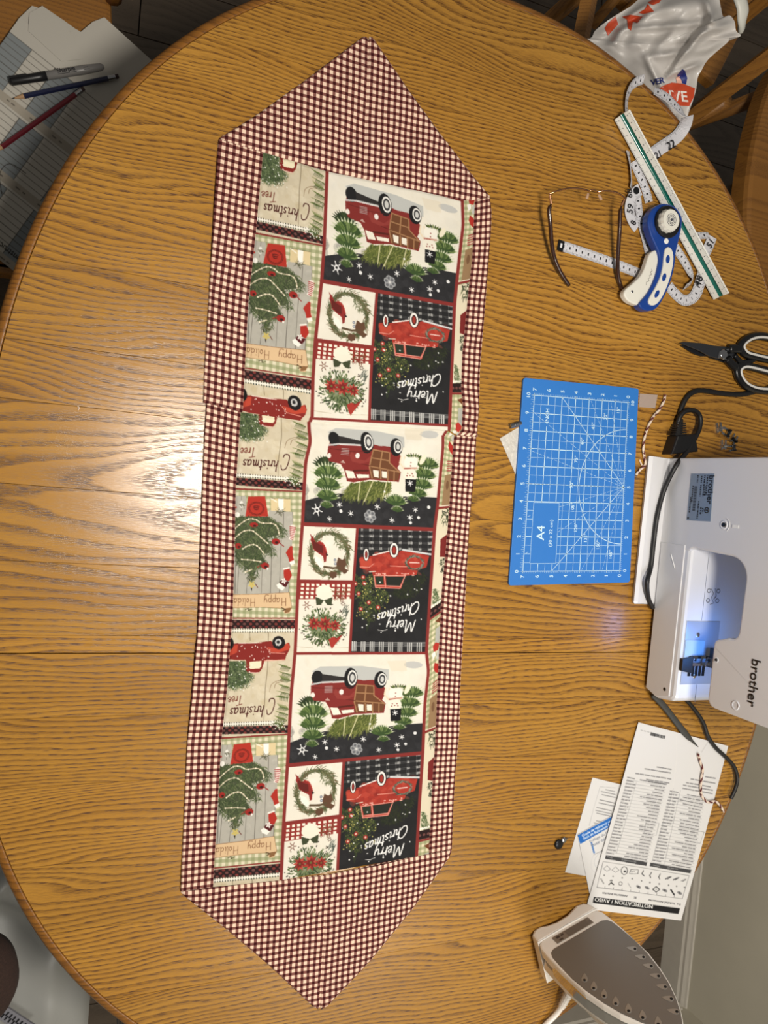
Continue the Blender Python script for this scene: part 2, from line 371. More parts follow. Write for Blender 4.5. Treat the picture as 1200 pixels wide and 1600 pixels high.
# ------------------------------------------------------------------ the printed christmas fabric (one repeat, 338 x 376 units, seen upside down as it lies)
CRE, RED, CHA = (230, 224, 208), (140, 42, 38), (40, 40, 43)
GR = [(70, 88, 38), (92, 110, 48), (50, 68, 32), (112, 128, 62)]
def mottle(cv, n, rect, cols, r, al=.12):
    for _ in range(n):
        cv.ell(rnd.uniform(rect[0], rect[1]), rnd.uniform(rect[2], rect[3]), rnd.uniform(.4, 1)*r, rnd.uniform(.3, 1)*r, rnd.choice(cols), al, rnd.uniform(0, 3), 9)
def foliage(cv, pts, n, ln, cols, spread=3.2, base=0., wd=3., tip=None):
    """needles strewn over a polygon's bounding area"""
    q = np.array(pts, float); x0, y0 = q.min(0); x1, y1 = q.max(0); k = 0
    while k < n:
        x, y = rnd.uniform(x0, x1), rnd.uniform(y0, y1); c = False
        for i in range(len(q)):
            (a, b), (e, f) = q[i-1], q[i]
            if (b > y) != (f > y) and x < (e-a)*(y-b)/(f-b)+a: c = not c
        if not c: continue
        k += 1; an = base+rnd.uniform(-spread, spread)/2; l = ln*rnd.uniform(.6, 1.2)
        cv.line([(x, y), (x+math.cos(an)*l, y+math.sin(an)*l)], wd, rnd.choice(cols), 1, wd*.3)
def flake(cv, x, y, r, col=(225, 225, 225), w=4.):
    for k in range(3):
        a = k*math.pi/3+.3; dx, dy = math.cos(a)*r, math.sin(a)*r
        cv.line([(x-dx, y-dy), (x+dx, y+dy)], w, col)
    cv.ell(x, y, r*.45, r*.45, col)
def fan(cv, x, y, w, h, dk=0):
    cs = [(72, 98, 45), (98, 124, 60), (55, 80, 38), (118, 140, 78)] if not dk else [(50, 66, 36), (38, 52, 30), (44, 58, 32), (58, 74, 40)]
    cv.poly([(x+w*.72*math.cos(q), y+w*.74*math.sin(q)) for q in np.linspace(-math.pi, 0, 12)]+[(x, y+h*.3)], cs[2])
    N = 13
    for k in range(N):
        t = (k*5 % N)/(N-1); an = math.radians(-168+156*t); l = w*(1.0-.14*(1-abs(2*t-1)))
        cv.leaf(x+(t-.5)*w*.25, y, an, l, w*.11, cs[(k*3) % len(cs)], (205, 212, 175) if not dk else None)
        cv.line([(x+(t-.5)*w*.25, y), (x+(t-.5)*w*.25+math.cos(an)*l*.6, y+math.sin(an)*l*.6)], 2, (45, 62, 30))
    cv.poly([(x-w*.3, y-h*.2), (x, y+h*.35), (x+w*.3, y-h*.2)], cs[2])
cv = Canvas(338, 376, 3, CRE, wrap=True)
# -- wagon panel (crop units: 4 per photo pixel)
cv.set([(168, 100), (978, 85), (955, 705), (125, 778)], (109.5, 312.6, 2, 170.2))
mottle(cv, 160, (120, 980, 80, 600), [(212, 204, 182), (240, 238, 230), (205, 205, 198)], 45, .10)
cv.poly([(275, 200), (330, 170), (600, 163), (755, 182), (755, 245), (560, 262), (350, 240)], (186, 188, 184))
cv.ell(900, 152, 54, 22, (190, 190, 186)); cv.poly([(750, 130), (860, 125), (860, 190), (770, 195)], (222, 208, 180), .5)
cv.poly([(100, 655), (230, 610), (360, 572), (520, 568), (640, 560), (850, 528), (985, 520), (985, 720), (100, 800)], CHA)
mottle(cv, 120, (120, 970, 560, 790), [(60, 60, 64), (25, 25, 28)], 30, .2)
for x, y, r in ((365, 640, 18), (440, 685, 17), (300, 735, 15), (608, 622, 17), (703, 692, 15), (840, 610, 15), (812, 660, 17)): flake(cv, x, y, r)
for x, y, r in ((375, 678, 11), (818, 692, 9), (863, 655, 9), (918, 585, 10)): cv.ell(x, y, r, r, (225, 225, 225))
for k in range(6):
    a = k*math.pi/3+.2; cv.line([(215, 690), (215+36*math.cos(a), 690+36*math.sin(a))], 6, (225, 225, 225)); cv.ell(565+22*math.cos(a), 685+24*math.sin(a), 17, 17, (150, 152, 155)); cv.ell(565+22*math.cos(a), 685+24*math.sin(a), 9, 9, (100, 102, 108))
cv.ell(215, 690, 17, 17, (225, 225, 225)); cv.ell(215, 690, 8, 8, CHA); cv.ell(565, 685, 8, 8, (200, 200, 200))
fan(cv, 265, 415, 82, 60, 1); fan(cv, 900, 345, 78, 60)
for x, y, w in ((290, 478, 116), (288, 545, 104), (284, 612, 84), (280, 662, 48), (884, 408, 80), (870, 470, 78), (850, 522, 66), (825, 555, 42), (720, 588, 76), (732, 630, 40)): fan(cv, x, y, w, w*.8)
cv.poly([(272, 290), (280, 262), (400, 255), (500, 248), (560, 245), (600, 252), (660, 248), (700, 262), (738, 300), (735, 345), (722, 372), (745, 395), (735, 455), (560, 462), (450, 492), (412, 490), (395, 425), (370, 388), (290, 378), (273, 345)], (136, 40, 36))
cv.poly([(430, 300), (470, 345), (520, 350), (560, 310), (555, 350), (500, 372), (440, 365), (420, 330)], (160, 62, 54), .6)
cv.ell(312, 238, 38, 44, (28, 28, 30)); cv.poly([(340, 215), (500, 235), (480, 262), (345, 268)], (45, 42, 42))
cv.line([(278, 280), (345, 266), (500, 258)], 11, (190, 190, 190)); cv.line([(345, 270), (495, 262)], 4, (240, 240, 238))
for x, y, a, b in ((524, 240, 42, 66), (706, 248, 38, 54)):
    cv.ell(x, y, a, b, (25, 25, 27)); cv.ell(x+10, y-4, a*.68, b*.72, (232, 230, 224)); cv.ell(x+10, y-4, a*.5, b*.55, (60, 60, 62)); cv.ell(x+10, y-4, a*.3, b*.34, (200, 200, 196))
cv.poly([(565, 275), (668, 285), (675, 340), (700, 375), (740, 395), (730, 445), (560, 455), (552, 385)], (112, 66, 38))
for q in ([(565, 275), (552, 385), (570, 450)], [(568, 278), (668, 285), (672, 345), (740, 398)], [(560, 328), (672, 334)], [(622, 280), (616, 385)], [(553, 380), (735, 395)], [(620, 395), (625, 450)], [(665, 395), (668, 455)], [(705, 395), (705, 450)]): cv.line(q, 7, (168, 120, 78))
cv.poly([(575, 400), (610, 402), (612, 445), (582, 442)], (235, 228, 210)); cv.poly([(630, 402), (660, 402), (662, 440), (632, 440)], (235, 228, 210))
cv.poly([(400, 422), (450, 424), (470, 464), (418, 470)], (238, 232, 215)); cv.poly([(470, 440), (550, 432), (552, 452), (480, 462)], (238, 232, 215)); cv.line([(455, 420), (545, 408)], 12, (90, 30, 22))
for k in range(5): cv.line([(362, 292+k*9), (412, 290+k*9)], 3, (190, 188, 185))
cv.ell(287, 345, 13, 16, (235, 225, 215)); cv.ell(470, 325, 14, 17, (232, 225, 220)); cv.poly([(365, 378), (382, 362), (400, 380)], (190, 150, 140))
cv.line([(500, 372), (560, 378)], 3, (90, 25, 22)); cv.line([(285, 300), (430, 305), (550, 290)], 3, (95, 26, 24))
cv.poly([(385, 590), (432, 505), (560, 470), (690, 465), (680, 520), (640, 555), (560, 585), (470, 595)], (78, 88, 36))
foliage(cv, [(380, 590), (430, 500), (560, 465), (700, 460), (690, 520), (640, 560), (560, 590), (470, 600)], 420, 34, [(92, 104, 42), (116, 124, 56), (70, 82, 34), (134, 138, 70)], 1.4, 2.0, 6)
for q in ([(497, 485), (484, 600)], [(578, 468), (524, 602)], [(660, 468), (640, 565)]): cv.line(q, 6, (205, 200, 150))
for q in ([(740, 300), (735, 340), (762, 372)], [(760, 300), (770, 330)]): cv.line(q, 9, (232, 214, 182))
cv.ell(800, 330, 40, 42, (238, 234, 220)); cv.ell(798, 402, 42, 34, (236, 230, 212)); cv.line([(765, 368), (835, 360)], 10, (205, 150, 130)); cv.line([(765, 372), (800, 366)], 4, (160, 60, 50))
for x, y in ((785, 398), (812, 396), (798, 408), (782, 412), (818, 410), (800, 330), (800, 350)): cv.ell(x, y, 4, 4, (150, 70, 60))
cv.poly([(772, 432), (838, 428), (834, 505), (776, 508)], (22, 22, 24)); flake(cv, 802, 455, 17)
for k in range(9): cv.leaf(790+k*8, 300, -2.6+k*.3, 30, 6, GR[k % 4]); cv.leaf(845, 310+k*6, -1.2+k*.2, 34, 6, GR[k % 4])
cv.ell(868, 305, 14, 34, (236, 228, 200), 1, .4)
for x in (400, 560): cv.ell(x+250, 525, 6, 6, (240, 240, 235))
# -- wreath
cv.set([(130, 92), (475, 103), (450, 425), (112, 425)], (109.5, 191.6, 176.2, 258.8))
mottle(cv, 50, (110, 480, 90, 430), [(214, 204, 180), (242, 239, 230)], 30, .12)
for k in range(40): a = k*.157; cv.line([(302+119*math.cos(a), 262+128*math.sin(a)), (302+119*math.cos(a+.17), 262+128*math.sin(a+.17))], 20, (84, 84, 56), .6)
for k in range(430):
    a = rnd.uniform(0, 2*math.pi); r = rnd.gauss(116, 9); x, y = 302+r*math.cos(a)*1.04, 262+r*math.sin(a)*1.12; an = a+math.pi/2+rnd.uniform(-.95, .95)+math.pi*(k % 2 == 0)*0
    l = rnd.uniform(16, 34); cv.line([(x, y), (x+l*math.cos(an), y+l*math.sin(an))], 5, rnd.choice([(92, 100, 62), (74, 84, 48), (120, 118, 80), (110, 86, 56), (66, 78, 44)]), 1, 2)
foliage(cv, [(330, 140), (400, 150), (420, 220), (370, 230), (340, 190)], 60, 24, [(112, 116, 78), (84, 94, 56)], 3, .9, 4)
cv.poly([(172, 138), (182, 165), (176, 178), (190, 205), (200, 240), (232, 262), (262, 280), (268, 318), (282, 312), (286, 275), (290, 258), (278, 222), (262, 195), (236, 184), (214, 196), (195, 160)], (150, 38, 34))
cv.poly([(190, 178), (225, 200), (258, 215), (262, 262), (230, 256), (196, 228)], (104, 30, 26)); cv.line([(240, 188), (270, 210), (284, 250)], 5, (196, 58, 44)); cv.poly([(280, 258), (298, 272), (284, 280)], (30, 28, 28))
cv.poly([(205, 275), (240, 290), (262, 322), (272, 352), (240, 345), (212, 315)], (243, 238, 226))
for q in ([(350, 320), (360, 285), (385, 300), (405, 290), (412, 330), (400, 350), (425, 365), (405, 388), (375, 370), (350, 350)], [(310, 378), (350, 372), (352, 405), (325, 418), (302, 398)]): cv.poly(q, (98, 66, 46))
cv.line([(270, 345), (330, 352), (370, 345)], 14, (92, 72, 48))
for x, y in ((340, 302), (342, 325)): cv.ell(x, y, 9, 9, (120, 126, 138)); cv.ell(x, y, 4, 4, (200, 205, 215))
# -- lantern with poinsettias
cv.set([(108, 440), (455, 440), (430, 880), (88, 888)], (109.5, 191.6, 263.2, 374))
mottle(cv, 60, (90, 460, 540, 890), [(214, 204, 180), (242, 239, 230)], 30, .12)
cv.poly([(60, 430), (470, 430), (470, 540), (60, 548)], (152, 42, 36))
for i in range(12):
    for j in range(4):
        x, y = 128+i*34-(j*2), 455+j*26+i*.2; cv.poly([(x-10, y-8), (x+10, y-8), (x+10, y+8), (x-10, y+8)], (240, 232, 214))
cv.ell(272, 500, 56, 46, (238, 232, 212)); cv.poly([(228, 500), (330, 500), (325, 560), (232, 560)], (236, 230, 210))
foliage(cv, [(330, 470), (430, 470), (420, 545), (335, 545)], 40, 30, [(110, 80, 40), (120, 60, 44)], 3, 2.5, 4)
cv.ell(268, 722, 92, 78, (70, 84, 50), .6)
for k in range(420):
    a = rnd.uniform(0, 2*math.pi); r = rnd.uniform(20, 138); x, y = 268+r*math.cos(a), 722+r*.86*math.sin(a); an = a+rnd.uniform(-.5, .5); l = rnd.uniform(18, 38)
    cv.leaf(x-.4*l*math.cos(an), y-.4*l*math.sin(an), an, l, 5, rnd.choice([(92, 112, 66), (70, 90, 48), (120, 134, 88), (54, 72, 40)]))
for k in range(60):
    a = rnd.uniform(0, 2*math.pi); r = rnd.uniform(120, 175); cv.ell(268+r*math.cos(a)*.95, 715+r*.85*math.sin(a), 4, 4, rnd.choice([(60, 50, 50), (90, 80, 60)]))
foliage(cv, [(380, 580), (425, 590), (420, 680), (390, 680)], 26, 34, [(84, 96, 84), (60, 70, 60)], 1.5, -1, 4)
for cx, cy, r in ((205, 700, 46), (275, 702, 52), (342, 712, 40)):
    for k in range(9): a = k*.7+cx; cv.leaf(cx, cy, a, r, r*.24, [(178, 54, 42), (150, 40, 34), (196, 76, 58)][k % 3])
    for k in range(7): a = k*.9+.3; cv.leaf(cx, cy, a, r*.6, r*.17, (128, 30, 28))
    cv.ell(cx, cy, r*.14, r*.14, (104, 110, 50))
cv.poly([(300, 800), (330, 785), (352, 792), (395, 765), (372, 800), (352, 822), (322, 862), (310, 840)], (176, 48, 38)); cv.line([(345, 798), (385, 775)], 5, (130, 32, 30))
for sx in (-1, 1): cv.poly([(270, 552), (270+sx*56, 530), (270+sx*50, 585), (270+sx*20, 580)], (62, 70, 44))
cv.poly([(250, 580), (270, 556), (292, 580)], (236, 230, 210))
for cx, cy, r, c in ((155, 585, 28, (120, 70, 54)), (395, 572, 14, (110, 90, 80))):
    for k in range(6): a = k*math.pi/3; cv.line([(cx+7*math.cos(a+.5), cy+7*math.sin(a+.5)), (cx+r*math.cos(a), cy+r*math.sin(a)), (cx+7*math.cos(a-.5), cy+7*math.sin(a-.5))], 3, c)
cv.line([(92, 852), (200, 858)], 3, (190, 175, 150)); cv.line([(300, 858), (430, 850)], 3, (190, 175, 150))
# -- merry christmas on charcoal
cv.set([(490, 103), (948, 128), (898, 870), (442, 882)], (195.8, 312.6, 176.2, 374))
cv.poly([(430, 90), (960, 90), (960, 900), (430, 900)], (34, 34, 36)); mottle(cv, 90, (440, 950, 240, 800), [(50, 50, 52), (22, 22, 24)], 40, .15)
for k in range(8):
    x = 513+k*60; wd = 30 if k % 2 else 16
    for j, y in enumerate((112, 150, 190, 228)):
        n = 5 if k % 2 else 3
        for i in range(n): cv.poly([(x-wd/2+i*wd/n, y-7+k*1.6), (x-wd/2+i*wd/n+wd/n*.62, y-7+k*1.6), (x-wd/2+i*wd/n+wd/n*.62, y+8+k*1.6), (x-wd/2+i*wd/n, y+8+k*1.6)], (214, 214, 210))
        cv.line([(x-30, y-4+k*1.6), (x+30, y-3+k*1.6)], 1.4, (120, 120, 120)); cv.line([(x-30, y+4+k*1.6), (x+30, y+5+k*1.6)], 1.4, (120, 120, 120))
    for i in (-1, 1): cv.line([(x+i*wd*.35, 104), (x+i*wd*.35-4, 236)], 1.4, (110, 110, 112))
for k in range(40):
    x = 450+k*11.5; 
    if k % 5 in (0, 1, 2): cv.line([(x, 815), (x-2, 874)], 5, (222, 222, 218))
for j in range(4): cv.line([(440, 822+j*8), (900, 812+j*8)], 2.2, (190, 190, 188))
foliage(cv, [(470, 390), (590, 390), (620, 480), (690, 500), (680, 560), (640, 600), (600, 640), (560, 715), (548, 740), (535, 690), (500, 620), (480, 540), (465, 470)], 620, 22, [(72, 84, 40), (52, 66, 32), (96, 104, 52), (40, 52, 28)], 2.4, 1.6, 5)
foliage(cv, [(770, 400), (900, 380), (890, 470), (820, 530), (740, 540), (700, 500)], 240, 26, [(34, 42, 26), (46, 52, 32), (40, 44, 30)], 2.4, 1.6, 6)
for k in range(70): cv.ell(rnd.uniform(475, 680), rnd.uniform(400, 660), 4, 4, rnd.choice([(190, 180, 90), (170, 160, 80)])) if rnd.random() < .8 else None
for x, y in ((522, 410), (472, 450), (528, 448), (492, 512), (557, 568), (615, 598), (506, 608)): cv.ell(x, y, 13, 14, (170, 44, 38)); cv.ell(x, y, 6, 6, (226, 190, 170))
cv.poly([(496, 290), (520, 282), (582, 276), (690, 246), (745, 252), (772, 240), (925, 278), (908, 350), (858, 366), (850, 396), (784, 402), (756, 482), (600, 476), (586, 405), (575, 372), (500, 352)], (180, 50, 36))
mottle(cv, 60, (500, 900, 260, 390), [(210, 84, 62), (140, 34, 28)], 26, .3)
cv.poly([(500, 300), (575, 292), (570, 340), (510, 345)], (196, 66, 46)); cv.line([(500, 345), (560, 348), (590, 325)], 4, (236, 150, 130)); cv.line([(690, 340), (790, 346)], 4, (236, 150, 130)); cv.line([(560, 376), (600, 374)], 5, (220, 210, 190))
cv.poly([(596, 404), (648, 404), (652, 456), (606, 458)], (42, 52, 38)); cv.poly([(662, 404), (778, 406), (748, 466), (668, 462)], (36, 40, 34))
for q in ([(590, 400), (600, 474), (750, 480), (782, 402)], [(655, 400), (662, 470)], [(590, 400), (784, 402)], [(604, 462), (752, 468)]): cv.line(q, 6, (226, 140, 124))
for k in range(24): cv.ell(rnd.uniform(600, 850), 392+rnd.uniform(-8, 8), 5, 4, (232, 160, 146))
cv.line([(584, 272), (694, 245)], 8, (232, 220, 214)); cv.line([(768, 240), (935, 270)], 13, (176, 180, 182)); cv.line([(768, 240), (935, 270)], 4, (232, 232, 232))
for x, y, a, b in ((540, 268, 15, 38), (714, 242, 25, 46)): cv.ell(x, y, a+5, b+3, (24, 24, 24)); cv.ell(x, y, a, b, (236, 232, 226)); cv.ell(x, y, a*.6, b*.68, (50, 24, 22)); cv.ell(x, y, a*.42, b*.5, (164, 48, 38))
for k in range(120):
    a = rnd.uniform(0, 2*math.pi); x, y = 838+48*math.cos(a), 322+40*math.sin(a); an = a+1.57+rnd.uniform(-.6, .6); cv.line([(x, y), (x+20*math.cos(an), y+20*math.sin(an))], 5, rnd.choice([(96, 100, 84), (66, 72, 56), (130, 132, 120)]), 1, 2)
cv.line([(810, 320), (865, 322)], 6, (236, 200, 190))
for k in range(26): cv.ell(rnd.uniform(455, 890), rnd.uniform(420, 800), rnd.uniform(2.5, 6), rnd.uniform(2.5, 6), (230, 230, 228))
script(cv, 'Christmas', (868, 560), (-.97, .30), (-.18, 1.0), 35, 6.5, (238, 238, 236))
script(cv, 'Merry', (838, 676), (-1., .04), (-.22, 1.0), 37, 6.5, (238, 238, 236)); cv.line([(672, 735), (640, 745), (612, 738)], 3, (238, 238, 236))
# -- cream boards with a pickup and "Christmas Tree" (crop units: 6.667 per photo pixel)
def plaidband(x0, x1, yl, yr, h):
    cv.poly([(x0, yl), (x1, yr), (x1, yr+h), (x0, yl+h)], (40, 22, 22)); n = int((x1-x0)/33)
    for i in range(n*2+3):
        for j in range(3):
            x = x0+i*33+(j % 2)*0; y = yl+(yr-yl)*(x-x0)/(x1-x0)+12+j*30
            if (i+j) % 2 == 0 and y < yl+(yr-yl)*(x-x0)/(x1-x0)+h: cv.ell(x, y, 17, 13, (112, 66, 62) if (i//2+j) % 2 else (126, 48, 44))
def scallop(x0, x1, yl, yr):
    for i in range(int((x1-x0)/26)+1):
        x = x0+i*26; y = yl+(yr-yl)*(x-x0)/(x1-x0)
        cv.ell(x, y, 9, 17, (238, 234, 222)); cv.ell(x+13, y+16, 6, 8, (44, 62, 60)); cv.ell(x+13, y-14, 5, 7, (44, 42, 40))
    cv.line([(x0, yl), (x1, yr)], 9, (238, 234, 222))
cv.set([(160, 168), (812, 165), (735, 1385), (45, 1425)], (0, 104.6, 318, 499))
CR2 = (206, 193, 164)
cv.poly([(20, 150), (830, 150), (830, 1440), (20, 1440)], CR2)
mottle(cv, 160, (50, 820, 300, 1260), [(190, 168, 120), (232, 222, 196), (240, 234, 215)], 55, .16)
for q in ([(340, 310), (345, 400)], [(535, 310), (525, 700), (505, 900), (490, 1240)]): cv.line(q, 4, (96, 80, 56))
plaidband(120, 830, 190, 190, 86); scallop(150, 815, 296, 296)
cv.line([(130, 168), (830, 166)], 24, RED)
plaidband(30, 790, 1310, 1292, 84); scallop(60, 690, 1282, 1262)
# pickup
cv.poly([(110, 440), (220, 425), (330, 432), (500, 412), (560, 408), (590, 430), (710, 440), (745, 425), (757, 470), (735, 530), (715, 560), (705, 612), (520, 600), (490, 620), (470, 690), (440, 730), (330, 735), (295, 720), (300, 610), (110, 590)], (140, 34, 28))
cv.poly([(520, 470), (560, 520), (640, 530), (745, 500), (750, 460), (730, 425), (700, 450), (640, 490), (580, 480)], (196, 62, 40)); cv.line([(515, 480), (560, 530), (700, 540)], 6, (240, 150, 130))
cv.poly([(100, 470), (170, 450), (215, 440), (205, 520), (120, 560)], (196, 62, 40))
cv.poly([(335, 622), (460, 612), (458, 670), (440, 692), (340, 695)], (238, 226, 190)); cv.line([(220, 428), (460, 425)], 7, (240, 220, 210)); cv.line([(490, 612), (700, 605)], 7, (238, 160, 140)); cv.line([(300, 730), (440, 735)], 6, (238, 190, 176))
cv.ell(110, 430, 62, 72, (24, 22, 22)); cv.ell(640, 425, 66, 70, (24, 22, 22)); cv.ell(636, 422, 33, 37, (190, 190, 188)); cv.ell(634, 420, 17, 20, (70, 70, 70)); cv.ell(632, 420, 8, 9, (20, 20, 20))
for k in range(26): cv.ell(rnd.uniform(190, 700), rnd.uniform(450, 600), 5, 6, (240, 220, 210))
cv.poly([(110, 605), (285, 605), (300, 715), (345, 760), (320, 840), (200, 880), (100, 865)], (48, 62, 36), .85)
foliage(cv, [(110, 600), (290, 600), (300, 720), (370, 760), (350, 860), (280, 880), (180, 900), (100, 880)], 480, 42, [(66, 86, 48), (88, 108, 64), (46, 62, 38), (120, 136, 92)], 2.6, 1.1, 7)
for k in range(30): cv.ell(rnd.uniform(110, 380), rnd.uniform(600, 920), 6, 6, (238, 238, 230))
cv.line([(110, 606), (290, 604)], 10, (214, 190, 160))
for x, y, an in ((760, 690, 2.9), (770, 760, 2.7), (765, 820, 3.3), (770, 900, 2.9), (760, 960, 2.6), (740, 1000, 2.3), (750, 1120, 3.3), (740, 1180, 2.8), (730, 1240, 3.0), (720, 1330, 3.4), (700, 1290, 3.7)):
    for k in range(16): cv.line([(x-k*6*math.cos(.2), y-k*1.5), (x-k*6+60*math.cos(an+(k % 2-.5)*1.5)*.8, y-k*1.5+60*math.sin(an+(k % 2-.5)*1.5)*.8)], 7, GR[k % 4], 1, 2)
cv.line(smooth_path([(550, 940), (570, 860), (640, 820), (690, 830)]), 4, (120, 90, 60)); cv.line(smooth_path([(600, 900), (615, 850), (650, 840)]), 4, (120, 90, 60))
for k in range(22): cv.ell(rnd.uniform(560, 720), rnd.uniform(1240, 1350), 6, 6, (238, 238, 230))
script(cv, 'Tree', (262, 972), (-.98, .12), (-.12, 1.0), 50, 8, (116, 40, 30))
script(cv, 'hristmas', (490, 1085), (-1., .07), (-.18, 1.0), 58, 11, (74, 26, 22))
cv.line(smooth_path([(545, 1040), (560, 1010), (600, 1015), (600, 1080), (570, 1160), (530, 1175), (522, 1130)]), 11, (74, 26, 22), 1, 9)
# -- green check with grey planks, hung tree and "Happy Holidays" ribbon
cv.set([(130, 150), (823, 183), (748, 1478), (92, 1495)], (0, 104.6, 123, 318))
cv.poly([(60, 130), (860, 130), (860, 1520), (60, 1520)], (222, 214, 182))
def gcheck(x0, x1, y0, y1, p=66):
    for i in range(int((x1-x0)/p)+2): cv.poly([(x0+i*p, y0), (x0+i*p+p*.5, y0), (x0+i*p+p*.5-25*(y1-y0)/1300, y1), (x0+i*p-25*(y1-y0)/1300, y1)], (140, 146, 96), .5)
    for j in range(int((y1-y0)/p)+2): cv.poly([(x0, y0+j*p), (x1, y0+j*p+12), (x1, y0+j*p+p*.5+12), (x0, y0+j*p+p*.5)], (122, 134, 82), .5)
gcheck(95, 850, 165, 1500)
cv.poly([(128, 235), (242, 240), (240, 455), (470, 452), (480, 380), (560, 400), (725, 405), (712, 900), (685, 1240), (100, 1268), (108, 600), (115, 440)], (176, 172, 160))
mottle(cv, 120, (110, 700, 440, 1240), [(150, 148, 138), (200, 196, 184)], 40, .16)
for x0, y0, x1, y1 in ((190, 240, 186, 400), (165, 900, 140, 1255), (262, 1000, 240, 1250), (412, 950, 400, 1245), (515, 700, 495, 1240), (605, 700, 590, 1235), (700, 900, 685, 1235), (630, 420, 625, 600), (722, 405, 722, 520), (125, 700, 118, 1255)): cv.line([(x0, y0), (x1, y1)], 4, (74, 68, 60))
cv.poly([(500, 262), (702, 268), (702, 402), (500, 395)], (222, 200, 150)); cv.poly([(575, 264), (632, 266), (630, 400), (580, 398)], (246, 242, 232)); cv.line([(500, 262), (560, 300)], 12, (240, 232, 210)); cv.line([(500, 262), (700, 268)], 4, (80, 80, 50))
cv.poly([(262, 244), (440, 240), (472, 455), (230, 458)], (188, 44, 30)); 
for k in range(28):
    a = k*2*math.pi/28; b = (k+1)*2*math.pi/28
    for r in (82, 70): cv.line([(348+r*math.cos(a), 372+r*.86*math.sin(a)), (348+r*math.cos(b), 372+r*.86*math.sin(b))], 4, (70, 18, 14))
for q in ([(318, 350), (340, 346)], [(350, 346), (378, 350)], [(322, 366), (372, 366)], [(330, 382), (352, 386), (366, 380)]): cv.line(q, 9, (90, 22, 18))
cv.poly([(118, 460), (300, 455), (470, 460), (580, 530), (620, 600), (600, 645), (460, 680), (500, 790), (480, 840), (400, 850), (450, 940), (360, 970), (320, 1080), (280, 1090), (260, 1020), (160, 940), (122, 880)], (54, 62, 38), .85)
foliage(cv, [(115, 440), (300, 450), (480, 450), (600, 520), (660, 600), (640, 660), (480, 690), (540, 800), (560, 860), (420, 860), (480, 960), (380, 990), (340, 1130), (270, 1140), (250, 1040), (150, 960), (115, 900)], 1500, 44, [(66, 84, 46), (88, 104, 60), (46, 60, 34), (112, 124, 80), (58, 74, 42)], 2.4, 1.57, 6)
for q in ([(120, 585), (200, 520), (280, 480), (350, 495), (400, 525), (520, 530), (570, 580), (585, 650)], [(115, 690), (200, 620), (290, 605), (350, 640), (420, 700), (470, 740)], [(200, 800), (260, 765), (330, 755), (380, 790), (430, 850)], [(190, 910), (300, 915), (400, 930)], [(230, 1040), (300, 1010)]):
    sp_ = smooth_path(q, 5); cv.line(sp_, 10, (206, 190, 160))
    for i in range(0, len(sp_), 3): cv.ell(*sp_[i], 9, 9, (236, 226, 196))
for x, y, a, b in ((320, 545, 44, 26), (150, 770, 34, 30), (550, 718, 44, 34), (440, 970, 42, 34)): cv.ell(x, y, a, b, (164, 34, 28)); cv.ell(x+8, y+10, a*.4, b*.4, (60, 20, 18))
cv.line([(575, 720), (630, 765)], 9, (150, 32, 28)); cv.line([(400, 960), (360, 985)], 9, (150, 32, 28)); cv.ell(465, 1000, 10, 12, (236, 232, 222)); cv.ell(190, 330, 20, 40, (230, 228, 220)); cv.ell(145, 440, 26, 28, (236, 232, 222)); cv.ell(120, 360, 20, 14, (190, 50, 40))
foliage(cv, [(560, 380), (640, 380), (640, 430), (560, 430)], 26, 34, [(90, 84, 60), (60, 66, 44)], 6, 0, 5); foliage(cv, [(160, 320), (220, 320), (220, 350), (160, 350)], 16, 28, [(90, 84, 60), (60, 66, 44)], 6, 0, 5)
foliage(cv, [(260, 1080), (340, 1080), (330, 1130), (270, 1130)], 30, 24, [(50, 46, 34), (90, 100, 50)], 6, 0, 5)
for k in range(5): a = k*1.257+.3; cv.leaf(300, 1165, a, 46, 13, (206, 184, 92))
cv.poly([(288, 1195), (305, 1195), (296, 1230)], (30, 26, 24)); cv.line([(340, 1160), (362, 1190)], 7, (100, 40, 30))
cv.poly([(700, 542), (735, 540), (752, 600), (738, 660), (710, 700), (680, 690), (705, 640), (700, 590)], (238, 226, 216))
for k in range(8): cv.line([(690+k*1.2, 558+k*18), (752-k*4, 568+k*18)], 8, (176, 50, 50))
cv.poly([(700, 760), (722, 762), (724, 850), (738, 908), (690, 925), (675, 870), (652, 832), (668, 805)], (184, 40, 28)); cv.poly([(690, 925), (742, 905), (748, 940), (705, 958)], (240, 236, 226))
cv.poly([(632, 1000), (690, 988), (720, 1060), (690, 1120), (640, 1110)], (184, 40, 28)); cv.poly([(605, 1115), (650, 1100), (690, 1130), (655, 1182), (585, 1150)], (86, 20, 24)); cv.poly([(560, 1160), (590, 1140), (648, 1185), (620, 1215), (570, 1190)], (240, 236, 226)); cv.line([(632, 1000), (690, 985)], 16, (240, 236, 226))
for k in range(5): a = k*1.257; cv.leaf(637, 1118, a, 36, 9, (240, 236, 228))
cv.poly([(95, 1268), (400, 1255), (690, 1232), (700, 1300), (716, 1380), (690, 1440), (640, 1440), (620, 1390), (420, 1385), (95, 1400)], (222, 186, 140)); cv.poly([(640, 1440), (650, 1390), (716, 1380), (690, 1425)], (140, 96, 56)); cv.line([(95, 1268), (400, 1255), (690, 1232), (716, 1380)], 4, (130, 86, 50)); cv.line([(95, 1400), (420, 1385), (620, 1390)], 4, (150, 106, 66))
script(cv, 'Happy', (655, 1288), (-1.25, .05), (0.0, 1.0), 38, 5, (120, 74, 44)); script(cv, 'Holida', (330, 1302), (-1.25, .02), (0.0, 1.0), 38, 5, (120, 74, 44))
cv.line([(230, 1412), (262, 1400), (262, 1420), (300, 1408)], 8, (84, 80, 50)); cv.line([(610, 1385), (650, 1400), (620, 1415)], 9, (80, 60, 34))
